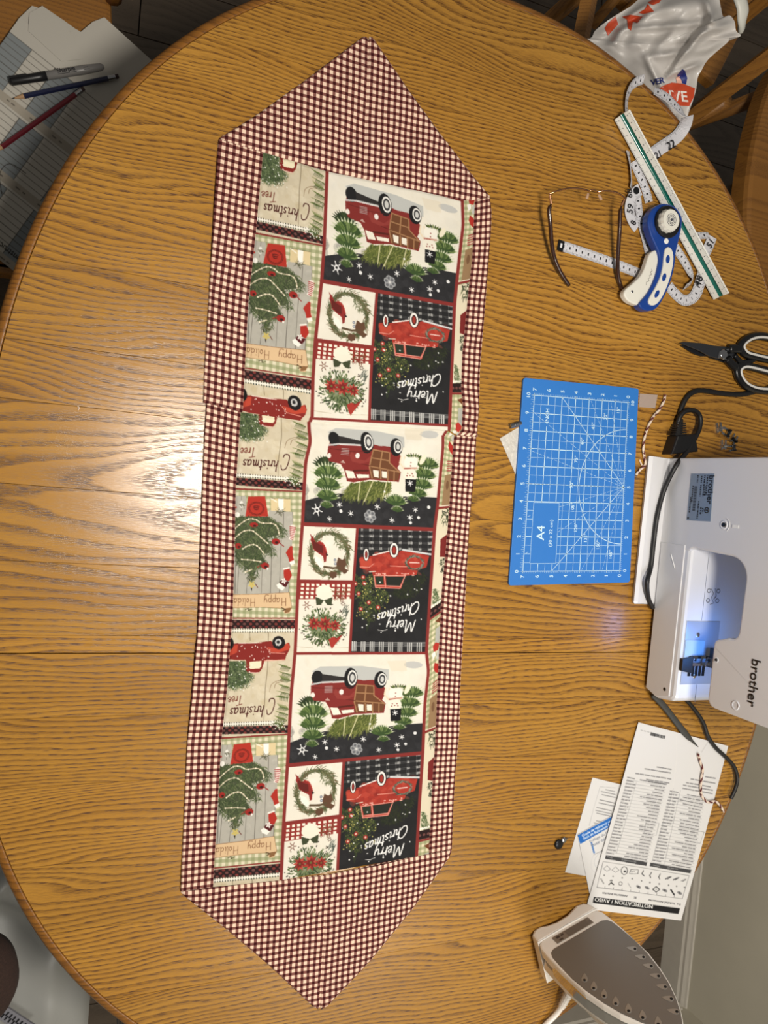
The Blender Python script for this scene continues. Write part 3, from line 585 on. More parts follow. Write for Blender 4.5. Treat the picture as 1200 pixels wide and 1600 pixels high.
cv.line([(110, 155), (850, 186)], 26, RED)
# -- narrow strip on the far side (canonical units)
cv.set(); cv.clip = (317.3, 338, -400, 800)
cv.poly([(317, 138), (338, 138), (338, 320), (317, 320)], (222, 210, 180))
cv.poly([(317, 320), (338, 320), (338, 514), (317, 514)], (226, 214, 176))
for i in range(4):
    cv.poly([(319+i*9, 320), (323.5+i*9, 320), (323.5+i*9, 514), (319+i*9, 514)], (140, 146, 96), .5)
for j in range(22): cv.poly([(317, 324+j*9), (338, 324+j*9), (338, 328.5+j*9), (317, 328.5+j*9)], (122, 134, 82), .5)
cv.poly([(330, 345), (338, 345), (338, 372), (330, 372)], (176, 176, 166)); cv.poly([(328, 332), (338, 329), (338, 340)], (120, 60, 30))
cv.poly([(326, 372), (331, 368), (338, 374), (336, 384), (328, 382)], (190, 44, 34)); cv.poly([(324, 384), (330, 382), (332, 390), (326, 394)], (238, 232, 224))
cv.poly([(329, 401), (338, 408), (338, 423), (331, 418), (327, 410)], (186, 40, 30)); cv.poly([(334, 385), (338, 383), (338, 400), (333, 398)], (190, 190, 182))
for k in range(5): cv.line([(328, 436+k*4), (338, 434+k*4)], 1.8, (176, 50, 60))
cv.poly([(324, 460), (338, 456), (338, 512), (323, 512)], (152, 118, 80)); cv.ell(331, 476, 3, 8, (120, 84, 54)); cv.line([(317, 512), (338, 512)], 3, (236, 224, 200))
foliage(cv, [(320, 140), (338, 140), (338, 165), (330, 168)], 40, 7, [(60, 72, 44), (40, 40, 30), (104, 116, 74)], 2, 1.2, 1.3)
cv.poly([(327, 192), (338, 186), (338, 226), (328, 222)], (126, 32, 30)); foliage(cv, [(328, 226), (338, 226), (338, 256), (331, 250)], 46, 5, [(44, 58, 34), (90, 96, 66), (30, 34, 26)], 3, 1.5, 1.1)
foliage(cv, [(319, 272), (324, 272), (336, 300), (330, 304), (320, 296)], 60, 8, [(70, 92, 52), (104, 120, 76)], 1.4, 1.0, 1.3)
cv.poly([(317, 305), (338, 305), (338, 320), (317, 320)], (40, 22, 22))
for k in range(3): cv.ell(319+k*8, 313, 2.6, 2.3, (112, 66, 62)); 
for k in range(6): cv.ell(318.5+k*4, 302, 1.4, 2.2, (240, 238, 228))
cv.line([(317, 302), (338, 302)], 1.3, (240, 238, 228)); cv.line([(317, 322), (338, 322)], 3.5, RED); cv.line([(317, 138), (338, 138)], 4, RED)
cv.clip = None
# -- red sashing
for a_, b_ in ((-5, 200), (190, 371)): cv.line([(107, a_), (107, b_)], 5.4, RED); cv.line([(315, a_), (315, b_)], 5.2, RED); cv.line([(193.7, 173), (193.7, 376)], 4, RED)
for t, wdt in ((0, 4.2), (173, 6)): cv.line([(107, t), (315, t)], wdt, RED)
cv.line([(107, 261), (193.7, 261)], 4.4, RED); cv.line([(107, 376), (315, 376)], 4.2, RED)
_l = cv.a.mean(2, keepdims=True); cv.a = (_l+(cv.a-_l)*.86)*.975
cv.finish()
# ------------------------------------------------------------------ setting
M_floor = wood('floor_wood', (82, 70, 58), (46, 38, 30), (102, 88, 72), ring=.012, rough=.45, amt=.5)
M_wall = mat('wall_paint', (206, 200, 182), .6, noise=.05, nscale=6, bump=.05)
M_base = mat('baseboard_paint', (206, 200, 188), .45, noise=.03)
WX, WY = 1.762, -1.425                         # the two walls meet here
fl = empty('floor', (0, 0, 0), kind='structure')
def plank_mesh():
    m = MB(); m.prism([(-.45, -.0592), (.45, -.0592), (.45, .0592), (-.45, .0592)], -.012, 0, .0015); return m
pm = None; k = 0
for j in range(36):
    off = (j*.37) % .9
    for i in range(6):
        x = -2.0+off+i*.902; y = -1.36+j*.12
        if x > 3.3 or y > 2.6: continue
        if x+.45 > WX and y < .05: 
            if x-.45 > WX: continue
        if pm is None:
            o = plank_mesh().build('plank', M_floor, fl, org=None); pm = o.data; o.location = (x, y, 0)
        else:
            o = bpy.data.objects.new('plank', pm); COL.objects.link(o); o.parent = fl; o.location = (x, y, 0)
sub = MB().box((.6, .6, -.03), (6, 5, .03)).build('subfloor', mat('dark_gap', (26, 20, 16), .9), fl)
MB().box((WX+.06, (WY-.1)/2-.12, 1.2), (.12, 1.35, 2.4)).build('wall_right', M_wall, kind='structure')
MB().box((.3, WY-.06, 1.2), (3.2, .12, 2.4)).build('wall_front', M_wall, kind='structure')
prof = [(0, 0), (.015, 0), (.015, .070), (.011, .076), (.011, .084), (.006, .092), (.004, .098), (0, .100)]
def baseboard(name, a, b, nrm):
    a = np.array(a); b = np.array(b); nrm = np.array(nrm, float); vs = []
    for e in (a, b):
        for d, h in prof: vs.append((e[0]+nrm[0]*d, e[1]+nrm[1]*d, h))
    n = len(prof); fs = [(i, (i+1) % n, n+(i+1) % n, n+i) for i in range(n)]+[tuple(range(n)), tuple(range(n, 2*n))[::-1]]
    return build(name, vs, fs, M_base, kind='structure')
baseboard('baseboard_right', (WX, WY), (WX, -.215), (-1, 0)); baseboard('baseboard_front', (-1.2, WY), (WX-.016, WY), (0, 1))
# ------------------------------------------------------------------ oak table
M_oak = wood('oak_boards', (161, 112, 42), (86, 52, 18), (192, 143, 63), rough=.22, ring=.0062, poreamt=.7)
M_oakedge = wood('oak_edge', (128, 82, 28), (66, 36, 12), (150, 100, 40), rough=.3, amt=.8)
M_oakdark = wood('oak_furniture', (146, 98, 42), (84, 50, 20), (164, 114, 54), rough=.35, amt=.6, axis='Z')
out_px = [(397, 5), (240, 90), (180, 147), (123, 217), (70, 307), (23, 423), (3, 493), (0, 1347), (33, 1420), (100, 1510), (183, 1590), (790, 0), (892, 51), (991, 120), (1042, 171), (1089, 234), (1137, 310), (1171, 377), (1194, 443), (1176, 1127), (1168, 1162), (1130, 1270), (1095, 1340), (1029, 1438), (986, 1481), (888, 1576)]
TC = np.array([.53, -.10]); q = pz2(out_px, .738)-TC; th = np.arctan2(q[:, 1], q[:, 0]); rr = np.hypot(q[:, 0], q[:, 1])
def basis(t): return np.stack([np.ones_like(t)]+[f(k*t) for k in (1, 2, 3, 4) for f in (np.cos, np.sin)], 1)
A = basis(th); reg = np.diag([0]+[.02*k**2 for k in (1, 2, 3, 4) for _ in (0, 1)]); cf = np.linalg.solve(A.T @ A+reg, A.T @ rr)
NT = 240; tt = np.arange(NT)*2*math.pi/NT; rad = basis(tt) @ cf
def ring(ins): return np.stack([TC[0]+(rad-ins)*np.cos(tt), TC[1]+(rad-ins)*np.sin(tt)], 1)
table = empty('dining_table', (TC[0], TC[1], 0), 'large round golden oak dining table with rounded moulded edge, under the checked runner', 'table')
def clip_poly(pl, y0, y1):
    for sgn, lim in ((1, y0), (-1, y1)):
        o = []
        for i in range(len(pl)):
            a, b = pl[i-1], pl[i]; ia, ib = sgn*(a[1]-lim) >= 0, sgn*(b[1]-lim) >= 0
            if ia != ib: t = (lim-a[1])/(b[1]-a[1]); o.append((a[0]+t*(b[0]-a[0]), lim))
            if ib: o.append((b[0], b[1]))
        pl = o
    return np.array(pl)
inner = ring(.0125)
yv = lambda py: P(600, py)[1]
cuts = sorted([yv(1020), yv(996), yv(1105), yv(1195), yv(1300), yv(1390), yv(1490), yv(900), yv(800), yv(690), yv(612), yv(500), yv(372), yv(265), yv(140), yv(60), -1.0, .9])
seam_y = yv(1020)
for i in range(len(cuts)-1):
    y0, y1 = cuts[i], cuts[i+1]; g0 = .0006 if abs(y0-seam_y) < 1e-6 else .00012; g1 = .0006 if abs(y1-seam_y) < 1e-6 else .00012
    pl = clip_poly([tuple(a) for a in inner], y0+g0, y1-g1)
    if len(pl) < 3: continue
    keep = [pl[0]]
    for a in pl[1:]:
        if np.hypot(*(a-keep[-1])) > 1e-4: keep.append(a)
    MB().prism(keep, T-.022, T, .0004).build('board', M_oak, table)
MB().prism(ring(.014), T-.030, T-.0225).build('underlayer', mat('dark_gap', (26, 20, 16), .9), table)
ep = [(.0118, .7460), (.0118, .7492), (.0105, .7498), (.0060, .7490), (.0025, .7465), (.0006, .743), (0, .738), (.0008, .733), (.003, .729), (.007, .7265), (.012, .7255), (.018, .7255), (.018, .7190)]
rs = [ring(a) for a, _ in ep]; G = np.array([[(*rs[j][i], ep[j][1]) for j in range(len(ep))] for i in range(NT)])
vs = G.reshape(-1, 3); m_ = len(ep); fs = [(i*m_+j, ((i+1) % NT)*m_+j, ((i+1) % NT)*m_+j+1, i*m_+j+1) for i in range(NT) for j in range(m_-1)]
build('edge_moulding', vs, fs, M_oakedge, table, smooth=True)
ap = MB(); o1, o2 = ring(.10), ring(.12)
va = [(*a, T-.031) for a in o1]+[(*a, T-.10) for a in o1]+[(*a, T-.10) for a in o2]+[(*a, T-.031) for a in o2]
fa = [(k*NT+i, (((k+1) % 4))*NT+i, (((k+1) % 4))*NT+(i+1) % NT, k*NT+(i+1) % NT) for k in range(4) for i in range(NT)]
build('apron', va, fa, M_oakdark, table, smooth=False)
MB().lathe((TC[0], TC[1], 0), [(.09, .10), (.11, .13), (.10, .18), (.065, .24), (.075, .34), (.095, .42), (.07, .52), (.06, .58), (.09, .64), (.16, .66), (.16, .72)], 32).build('pedestal', M_oakdark, table, smooth=True)
for k in range(4):
    a = math.pi/4+k*math.pi/2; d = np.array([math.cos(a), math.sin(a), 0.])
    MB().tube([np.array([TC[0], TC[1], 0])+d*r_+np.array([0, 0, z_]) for r_, z_ in ((.06, .17), (.18, .15), (.30, .09), (.40, .045), (.44, .04))], [.04, .042, .035, .032, .036], 10).build('leg', M_oakdark, table, smooth=True)
# ------------------------------------------------------------------ table runner
ROWS = {'L': ([(7.5, 238), (123, 363), (318, 574), (383, 644)], [(9, 644), (123, 762.5), (318, 965), (499, 1152), (694, 1355.6), (723, 1386)]),
 'A': ([(14, 268), (123, 383), (173, 439), (318, 590), (376, 654), (384, 659.5)], [(14, 659), (123, 767), (173, 819), (318, 965), (376, 1021), (499, 1146), (549, 1196), (694, 1345), (723, 1375)]),
 'B': ([(0, 313), (173, 476.5), (376, 665), (385, 673)], [(12, 673), (173, 827.5), (376, 1020.5), (549, 1176.5), (723, 1338)]),
 'R': ([(0, 313), (138, 439), (320, 613), (388, 680)], [(12, 680), (138, 792), (320, 954), (376, 1007), (514, 1137.5), (723, 1334)])}
LX = {'L': [(238, 411), (363, 400), (474, 388), (574, 382.8), (643.9, 379.5), (644, 376), (761, 368.5), (860, 366.5), (965, 363.5), (1015, 359.5), (1090, 353.5), (1152, 346.5), (1236, 341.5), (1332, 336), (1386, 333)],
 'A': [(268, 511), (383, 506.5), (439, 502.5), (535, 492.5), (590, 489), (657, 487.5), (657.1, 482.5), (670, 482.8), (690, 485), (722, 477.5), (765, 475), (819, 472.5), (907, 466), (1020, 461), (1082, 455), (1159, 451), (1196, 449), (1289, 443), (1375, 439)],
 'B': [(313, 722.5), (352, 724), (415, 716.5), (476, 710.5), (555, 707.5), (665, 702.5), (674, 702), (674.1, 692.5), (700, 692.5), (725, 690), (790, 684), (827, 679), (875, 676), (950, 671), (1020, 666.5), (1050, 670), (1100, 664), (1176, 661), (1250, 656), (1338, 651)],
 'R': [(313, 742), (407, 737.5), (457, 731.5), (518, 726), (548, 722.5), (603, 720.5), (637, 723), (677, 721), (679, 720.5), (679.1, 711), (682, 709), (790, 702), (855, 697), (925, 690), (1037, 685), (1062, 684), (1155, 680), (1250, 674), (1334, 670)]}
SPOS = [0., 107., 315., 338.]
def sm(x, X, Y): return np.interp(x, X, Y)
def line_xy(key, piece, t):
    rw = ROWS[key][piece]; y = sm(t, [a for a, _ in rw], [b for _, b in rw]); lx = LX[key]
    o = 0
    for d in (-6, -3, 0, 3, 6):                 # softened, but not across the seam
        yy = y+d; lo, hi = rw[0][1], rw[-1][1]
        yy = np.clip(yy, lo+.05, hi-.05); o = o+sm(yy, [a for a, _ in lx], [b for _, b in lx])
    return o/5, y
def hz(x, y):                                   # the cloth's small undulations, metres above the table
    h = .0042+.0006*np.sin(x*.045+y*.013+1)+.0005*np.sin(y*.051-x*.02)+.0004*np.sin(y*.11+x*.07)
    h = h+.0016*np.exp(-((y-690-.03*(x-480))/13.)**2)*(x > 300)*(.6+.4*np.sin(x*.09)) - .0009*np.exp(-((y-667-.06*(x-480))/7.)**2)
    for cx, cy, an, l, wd, a in ((738, 650, 1.2, 40, 6, .003), (726, 668, .75, 30, 5, .003), (745, 640, 1.35, 38, 5, .002), (745, 325, 1.4, 40, 8, .001), (560, 1040, .05, 60, 9, .0012), (670, 1060, 1.3, 40, 8, .0016), (690, 850, 1.4, 60, 7, .001)):
        u = (x-cx)*math.cos(an)+(y-cy)*math.sin(an); v = -(x-cx)*math.sin(an)+(y-cy)*math.cos(an); h = h+a*np.exp(-(u/l)**2-(v/wd)**2)
    return h
def toW(x, y, h):                               # pixel arrays + height above the table -> world
    d = np.stack([x-600., y-800., np.full_like(x, F)], -1) @ R.T
    t = (T+h-CAM[2])/d[..., 2]; return CAM+d*t[..., None]
runner = empty('table_runner', (*P(535, 800)[:2], T), 'long quilted christmas table runner with burgundy gingham border and pointed ends', 'table runner')
M_print = printed_mat('printed_cotton', .85, .12, bscale=1500)
def panel(piece, res=1.28):
    rwL = ROWS['L'][piece]; ns = int(338*res); nt = int((rwL[-1][0]-rwL[0][0])*res); s = np.linspace(0, 338, ns); v = np.linspace(0, 1, nt)
    LXs = []
    for key in 'LABR':
        rw = ROWS[key][piece]; t = rw[0][0]+(rw[-1][0]-rw[0][0])*v; x, y = line_xy(key, piece, t); LXs.append((t, x, y))
    Tm = np.empty((nt, ns)); Xm = np.empty((nt, ns)); Ym = np.empty((nt, ns))
    for i in range(nt):
        Tm[i] = np.interp(s, SPOS, [q[0][i] for q in LXs]); Xm[i] = np.interp(s, SPOS, [q[1][i] for q in LXs]); Ym[i] = np.interp(s, SPOS, [q[2][i] for q in LXs])
    h = hz(Xm, Ym); e = np.minimum.reduce([s[None]+0*Tm, 338-s[None]+0*Tm, v[:, None]*480+0*Tm, (1-v[:, None])*480*(1.6)+0*Tm]); h = h-.0012*np.exp(-(e/2.2)**2)
    G = toW(Xm, Ym, h); S = np.broadcast_to(s[None], Tm.shape)
    return printed_grid('printed_panel', G, cv.sample(S, Tm), M_print, runner)
panel(0); panel(1)
# gingham
def gingham(name, p=.0083):
    m = bpy.data.materials.new(name); m.use_nodes = True; nt = m.node_tree; lk = nt.links; b = nt.nodes['Principled BSDF']
    uv = nd(nt, 'ShaderNodeUVMap'); sp = nd(nt, 'ShaderNodeSeparateXYZ'); lk.new(uv.outputs[0], sp.inputs[0]); o = []
    for ax in (0, 1):
        a = nd(nt, 'ShaderNodeMath', operation='DIVIDE', v={1: p}); lk.new(sp.outputs[ax], a.inputs[0])
        f = nd(nt, 'ShaderNodeMath', operation='PINGPONG', v={1: .5}); lk.new(a.outputs[0], f.inputs[0])
        g = nd(nt, 'ShaderNodeMapRange', v={1: .245, 2: .285}); lk.new(f.outputs[0], g.inputs[0]); o.append(g.outputs[0])
        w1 = nd(nt, 'ShaderNodeMath', operation='MULTIPLY', v={1: 9000.}); lk.new(sp.outputs[ax], w1.inputs[0]); w2 = nd(nt, 'ShaderNodeMath', operation='SINE'); lk.new(w1.outputs[0], w2.inputs[0]); o.append(w2.outputs[0])
    ad = nd(nt, 'ShaderNodeMath', operation='ADD'); lk.new(o[0], ad.inputs[0]); lk.new(o[2], ad.inputs[1]); hv = nd(nt, 'ShaderNodeMath', operation='MULTIPLY', v={1: .5}); lk.new(ad.outputs[0], hv.inputs[0])
    r = ramp(nt, [(0., (244, 214, 190)), (.5, (132, 84, 76)), (1., (62, 16, 20))]); lk.new(hv.outputs[0], r.inputs[0]); lk.new(r.outputs[0], b.inputs['Base Color'])
    b.inputs['Roughness'].default_value = .9; b.inputs['Specular IOR Level'].default_value = .2
    mu = nd(nt, 'ShaderNodeMath', operation='MULTIPLY'); lk.new(o[1], mu.inputs[0]); lk.new(o[3], mu.inputs[1])
    bp = nd(nt, 'ShaderNodeBump', v={'Strength': .3, 'Distance': .0003}); lk.new(mu.outputs[0], bp.inputs['Height']); lk.new(bp.outputs[0], b.inputs['Normal'])
    return m
M_ging = gingham('burgundy_gingham')
def poly_y(pts, y): return np.interp(y, [b for _, b in pts], [a for a, _ in pts])
def loft(name, A, B, outer, n=34, uvrot=None, ends=(0, 0)):
    """cloth between pixel polylines A and B (same length); outer: 0 none, 1 edge at A is hemmed"""
    A = np.array(A, float); B = np.array(B, float); m = len(A); u = np.linspace(0, 1, n)
    u = u if not outer else np.concatenate([[0], u[1:]**1.5*1.0]) ; X = A[:, None, 0]*(1-u)+B[:, None, 0]*u; Y = A[:, None, 1]*(1-u)+B[:, None, 1]*u
    wd = np.hypot(B[:, 0]-A[:, 0], B[:, 1]-A[:, 1])[:, None]; dA = u[None]*wd; dB = (1-u[None])*wd
    h = hz(X, Y); h = h-.0012*np.exp(-(dB/2.2)**2)
    if outer: h = h*np.sqrt(np.clip(1-(1-np.clip(dA/4., 0, 1))**2, 0, 1))+.0002
    else: h = h-.0012*np.exp(-(dA/2.2)**2)
    vi = np.arange(m)[:, None]+0*X
    if ends[0]: h = h-.0011*np.exp(-(vi/1.6)**2)
    if ends[1]: h = h-.0011*np.exp(-((m-1-vi)/1.6)**2)
    G = toW(X, Y, h)
    if uvrot is None:                            # strips: across / along
        acr = np.linalg.norm(G-G[:, -1:, :], axis=2); mid = G[:, n//2]; al = np.concatenate([[0], np.cumsum(np.linalg.norm(np.diff(mid, axis=0), axis=1))])
        uv = np.stack([acr+.002, np.repeat(al[:, None], n, 1)], -1)
    else:
        c, s_, ox, oy, sk = uvrot; q = G[..., :2]-np.array([ox, oy]); uv = np.stack([q[..., 0]*c+q[..., 1]*s_, -q[..., 0]*s_+q[..., 1]*c+sk*q[..., 0]], -1)
    gb = MB().grid(G); V0 = np.array(gb.v); uvv = uv.reshape(-1, 2)
    nrm = np.cross(G[1, 0]-G[0, 0], G[0, 1]-G[0, 0])[2]
    fs = [f[::-1] for f in gb.f] if nrm > 0 else gb.f
    # underside, so that it is a real hemmed thickness
    k = len(V0); V1 = V0.copy(); V1[:, 2] = T+.0002; fs2 = [tuple(i+k for i in f[::-1]) for f in fs]
    return build(name, np.r_[V0, V1], list(fs)+fs2, M_ging, runner, smooth=True, uv=np.r_[uvv, uvv])
def border(side, piece, outer_pts, y0o, y1o):
    key = 'L' if side == 0 else 'R'; rw = ROWS[key][piece]; m = 150; v = np.linspace(0, 1, m)
    t = rw[0][0]+(rw[-1][0]-rw[0][0])*v; x, y = line_xy(key, piece, t); yo = y0o+(y1o-y0o)*v; xo = poly_y(outer_pts, yo)
    loft('side_border', np.stack([xo, yo], 1), np.stack([x, y], 1), 1)
OL = [(342, 215), (340, 228), (333, 333), (325, 483), (319, 577), (317.5, 624)]; OL2 = [(322, 630), (319, 677), (313.5, 808), (307.5, 991), (305, 1010), (291.5, 1167), (286, 1299), (283, 1360), (281.7, 1392)]
OR = [(765, 306), (768, 330), (767.5, 355), (763, 415), (755.8, 505), (750, 576), (748.6, 637), (746, 672)]; OR2 = [(744, 690), (743, 719), (734, 812), (727.5, 925), (721, 1037), (719, 1075), (718, 1140), (711, 1212), (708, 1270), (706, 1328)]
border(0, 0, OL, 217, 629); border(0, 1, OL2, 629, 1393); border(1, 0, OR, 308, 683); border(1, 1, OR2, 683, 1327)
# pointed ends: a half each side of the middle seam
def resamp(pts, n):
    p = np.array(pts, float); d = np.concatenate([[0], np.cumsum(np.hypot(*np.diff(p, axis=0).T))]); t = np.linspace(0, d[-1], n); return np.stack([np.interp(t, d, p[:, 0]), np.interp(t, d, p[:, 1])], 1)
def point_half(outer, seam, base_out, ur):
    m = 130; loft('pointed_end', resamp(outer, m), resamp(seam, m), 1, 60, ur, (1, 0))
tipT, seamT = (576, 57), [(569, 279), (571, 200), (574, 120), (576, 62)]
def rot_of(a, b):
    A_, B_ = P(*a), P(*b); d = (B_-A_)[:2]; d /= np.linalg.norm(d); return d
d1 = rot_of((411, 238), (569, 279)); d2 = rot_of((569, 279), (742, 313))
o1 = P(569, 279)
# the base of each half follows the print's end, so its rows are skewed to the seam below the point
def half_grid(name, base, outer, seam, d, skew=0.):
    """base: polyline from the outer shoulder to the seam foot; the cloth closes to the tip"""
    m, n = 120, 60; O = resamp(outer, m); S = resamp(seam, m); B = resamp(base, n); X = np.empty((m, n)); Y = np.empty((m, n)); u = np.linspace(0, 1, n)
    for i in range(m):
        f = i/(m-1); line = O[i][None]*(1-u[:, None])+S[i][None]*u[:, None]; dev = (B-(B[0][None]*(1-u[:, None])+B[-1][None]*u[:, None]))*(1-f)**2
        X[i] = line[:, 0]+dev[:, 0]; Y[i] = line[:, 1]+dev[:, 1]
    wd = np.hypot(S[:, 0]-O[:, 0], S[:, 1]-O[:, 1])[:, None]; dA = u[None]*wd; dB = (1-u[None])*wd
    h = hz(X, Y)+.0006*np.sin(X*.08+Y*.05); h = h-.0014*np.exp(-(dB/2.)**2); vi = np.arange(m)[:, None]; h = h-.0011*np.exp(-(vi/1.3)**2)
    h = h*np.sqrt(np.clip(1-(1-np.clip(dA/4., 0, 1))**2, 0, 1))*np.clip((m-1-vi)/3., 0, 1)**.5+.0002
    G = toW(X, Y, h); q = G[..., :2]-P(*seam[0])[:2]; ex = d; ey = rot_of(seam[0], seam[-1])
    M2 = np.linalg.inv(np.stack([ex, ey], 1)); uv = q @ M2.T
    gb = MB().grid(G); V0 = np.array(gb.v); nrm = np.cross(G[1, 5]-G[0, 5], G[0, 6]-G[0, 5])[2]; fs = [f[::-1] for f in gb.f] if nrm > 0 else gb.f
    k = len(V0); V1 = V0.copy(); V1[:, 2] = T+.0002
    build(name, np.r_[V0, V1], list(fs)+[tuple(i+k for i in f[::-1]) for f in fs], M_ging, runner, smooth=True, uv=np.r_[uv.reshape(-1, 2), uv.reshape(-1, 2)])
half_grid('pointed_end', [(342, 216), (372, 226), (411, 237.5), (511, 267.5), (569, 279)], [(342, 216), (400, 180), (473, 128), (530, 85), (566, 58), (572, 57)], seamT, d1)
half_grid('pointed_end', [(766, 307), (742, 312.5), (722, 312.5), (640, 296), (569, 279)], [(766, 307), (740, 276), (688, 209), (638, 140), (600, 84), (582, 58), (577, 57)], seamT, d2)
seamB = [(511, 1368), (507, 1440), (503, 1510), (499.5, 1574)]
half_grid('pointed_end', [(282, 1394), (333, 1386), (439, 1375), (511, 1366)], [(282, 1394), (290, 1402), (350, 1449), (420, 1508), (488, 1572), (497, 1577)], seamB, rot_of((333, 1386), (511, 1366)))
half_grid('pointed_end', [(706, 1328), (651, 1338), (580, 1353), (511, 1366)], [(706, 1328), (702, 1340), (645, 1420), (580, 1500), (512, 1572), (502, 1577)], seamB, rot_of((511, 1366), (651, 1338)))
# ------------------------------------------------------------------ sewing machine (its back towards the runner)
M_white = mat('machine_plastic', (214, 214, 217), .32, coat=.15)
M_white2 = mat('machine_inner_plastic', (218, 220, 226), .28, coat=.2)
M_black = mat('black_plastic', (22, 22, 24), .4); M_rub = mat('black_rubber', (24, 23, 24), .5)
M_steel = mat('brushed_steel', (176, 178, 182), .25, metal=1.); M_chrome = mat('chrome', (205, 205, 208), .12, metal=1.)
M_dark = mat('dark_metal', (44, 46, 50), .35, metal=.7)
x0 = .876; zt = .820
mc = empty('sewing_machine', (.96, -.10, T), 'white sewing machine with black lettering and lit needle area, standing at the table edge', 'sewing machine')
U_, V_, W_ = np.array([0, 1., 0]), np.array([0, 0, 1.]), np.array([-1., 0, 0])   # a vertical slab: y, z, towards the runner
def slab(poly, xa, xb, bev, m, name='body', smooth=False, parent=mc):
    return MB().prism(poly, -xb, -xa, bev, fr=(np.array([0., 0, 0]), U_, V_, W_)).build(name, m, parent, smooth=smooth)
def arc(cy, cz, r, a0, a1, n=6): return [(cy+r*math.cos(math.radians(a0+(a1-a0)*k/n)), cz+r*math.sin(math.radians(a0+(a1-a0)*k/n))) for k in range(n+1)]
ZTOP = 1.045
# pillar + arm + head as one shell (open throat)
shell = [(.080, T+.0035)] + arc(.072, ZTOP-.012, .012, 0, 90, 4) + arc(-.255, ZTOP-.02, .02, 90, 180, 5) + arc(-.264, .893, .012, 180, 270, 4) + arc(-.190, .8915, .0105, 270, 350, 4)[0:1] + [(-.190, .881)] + arc(-.187, .890, .009, 270, 360, 4)[1:] + [(-.172, .905)] + arc(-.160, .910, .012, 180, 95, 3) + arc(-.088, .894, .030, 90, 5, 7) + [(-.056, .85)] + arc(-.066, .828, .012, 0, -60, 3) + [(-.066, T+.0035)]
slab(shell, x0, x0+.105, .003, M_white)
front = [(.080, T+.0035), (.080, ZTOP-.03), (-.27, ZTOP-.03), (-.27, .90), (-.19, .90), (-.17, .925), (-.085, .925), (-.054, .90), (-.054, T+.0035)]
slab(front, x0+.104, x0+.165, .004, M_white, 'front_cover')
# bed (free arm) with a rounded rear lip
bed = [(-.045, T+.006)] + [(-.045, zt-.002), (-.05, zt)] + arc(-.279, zt-.012, .012, 90, 180, 4) + [(-.295, T+.030)] + [(-.287, T+.006)]
slab(bed, x0+.0005, x0+.125, .0055, M_white2, 'bed')
slab([(-.052, T+.008), (-.052, zt-.012), (-.284, zt-.012), (-.292, T+.030), (-.284, T+.008)], x0-.0012, x0+.004, .001, M_white, 'bed_panel')
# the throat's curved back wall, seen through the opening
G = []
for k in range(13):
    a = k/12; row = []
    for j in range(9):
        b = j/8; row.append((x0+.02+.085*b, -.050-.055*math.sin(a*math.pi/2)*b**.5*.35, zt-.001+.105*a))
    G.append(row)
# flared foot
ft = [(x0+.12, T+.002), (x0+.12, T+.006), (x0-.001, T+.006), (x0-.014, T+.008), (x0-.037, T+.0105), (x0-.043, T+.008), (x0-.041, T+.002)]
MB().prism(ft, -.079, .152, .004, fr=(np.array([0., 0, 0]), np.array([1., 0, 0]), np.array([0, 0, 1.]), np.array([0, -1., 0]))).build('foot_flange', M_white, mc, smooth=False)
for yy in (.05, -.26):
    for xx in (x0+.02, x0+.10): MB().lathe((xx, yy, T), [(.008, 0), (.009, .004), (.008, .0075)], 12).build('rubber_foot', M_rub, mc)
# needle plate zone
slabz = lambda pts, z0, z1, m, name, bev=.0003, par=mc: MB().prism(pts, z0, z1, bev).build(name, m, par)
M_plate = mat('needle_plate_steel', (176, 188, 208), .3, metal=.35)
npl = slabz([(x0+.006, -.165), (x0+.073, -.165), (x0+.073, -.262), (x0+.006, -.262)], zt-.0005, zt+.0012, M_plate, 'needle_plate')
MB().box((x0+.026, -.209, zt+.0016), (.038, .030, .0012)).build('bobbin_cover', mat('bobbin_cover_plastic', (170, 190, 205), .15, spec=.6), npl)
for xx, yy in ((x0+.030, -.186), (x0+.032, -.249)): MB().lathe((xx, yy, zt+.001), [(.0035, 0), (.0035, .0012), (.0028, .0016)], 14).build('screw', M_chrome, npl)
fd = MB()
for k in range(5): fd.box((x0+.02+k*.007, -.240, zt+.0018), (.004, .018, .002))
for k in range(3): fd.box((x0+.018+k*.006, -.222, zt+.0018), (.003, .008, .002))
fd.build('feed_dog', M_dark, npl)
slabz([(x0+.001, -.222), (x0+.022, -.218), (x0+.022, -.244), (x0+.001, -.240)], zt+.001, zt+.006, M_black, 'thread_guide')
pf = MB(); pf.tube([(x0+.045, -.224, .905), (x0+.045, -.224, zt+.02)], .0035, 10); pf.box((x0+.045, -.224, zt+.022), (.012, .014, .014)); pf.build('presser_bar', M_chrome, mc)
sh = MB(); sh.box((x0+.034, -.219, zt+.005), (.026, .005, .003)); sh.box((x0+.034, -.230, zt+.005), (.026, .005, .003)); sh.box((x0+.045, -.2245, zt+.008), (.008, .016, .006)); sh.build('presser_foot', M_chrome, mc)
MB().tube([(x0+.052, -.2245, .90), (x0+.052, -.2245, zt+.01), (x0+.052, -.2245, zt+.002)], [.0022, .0012, .0004], 8).build('needle', M_steel, mc)
MB().box((x0+.056, -.212, zt+.030), (.02, .018, .035)).build('needle_clamp', M_black, mc)
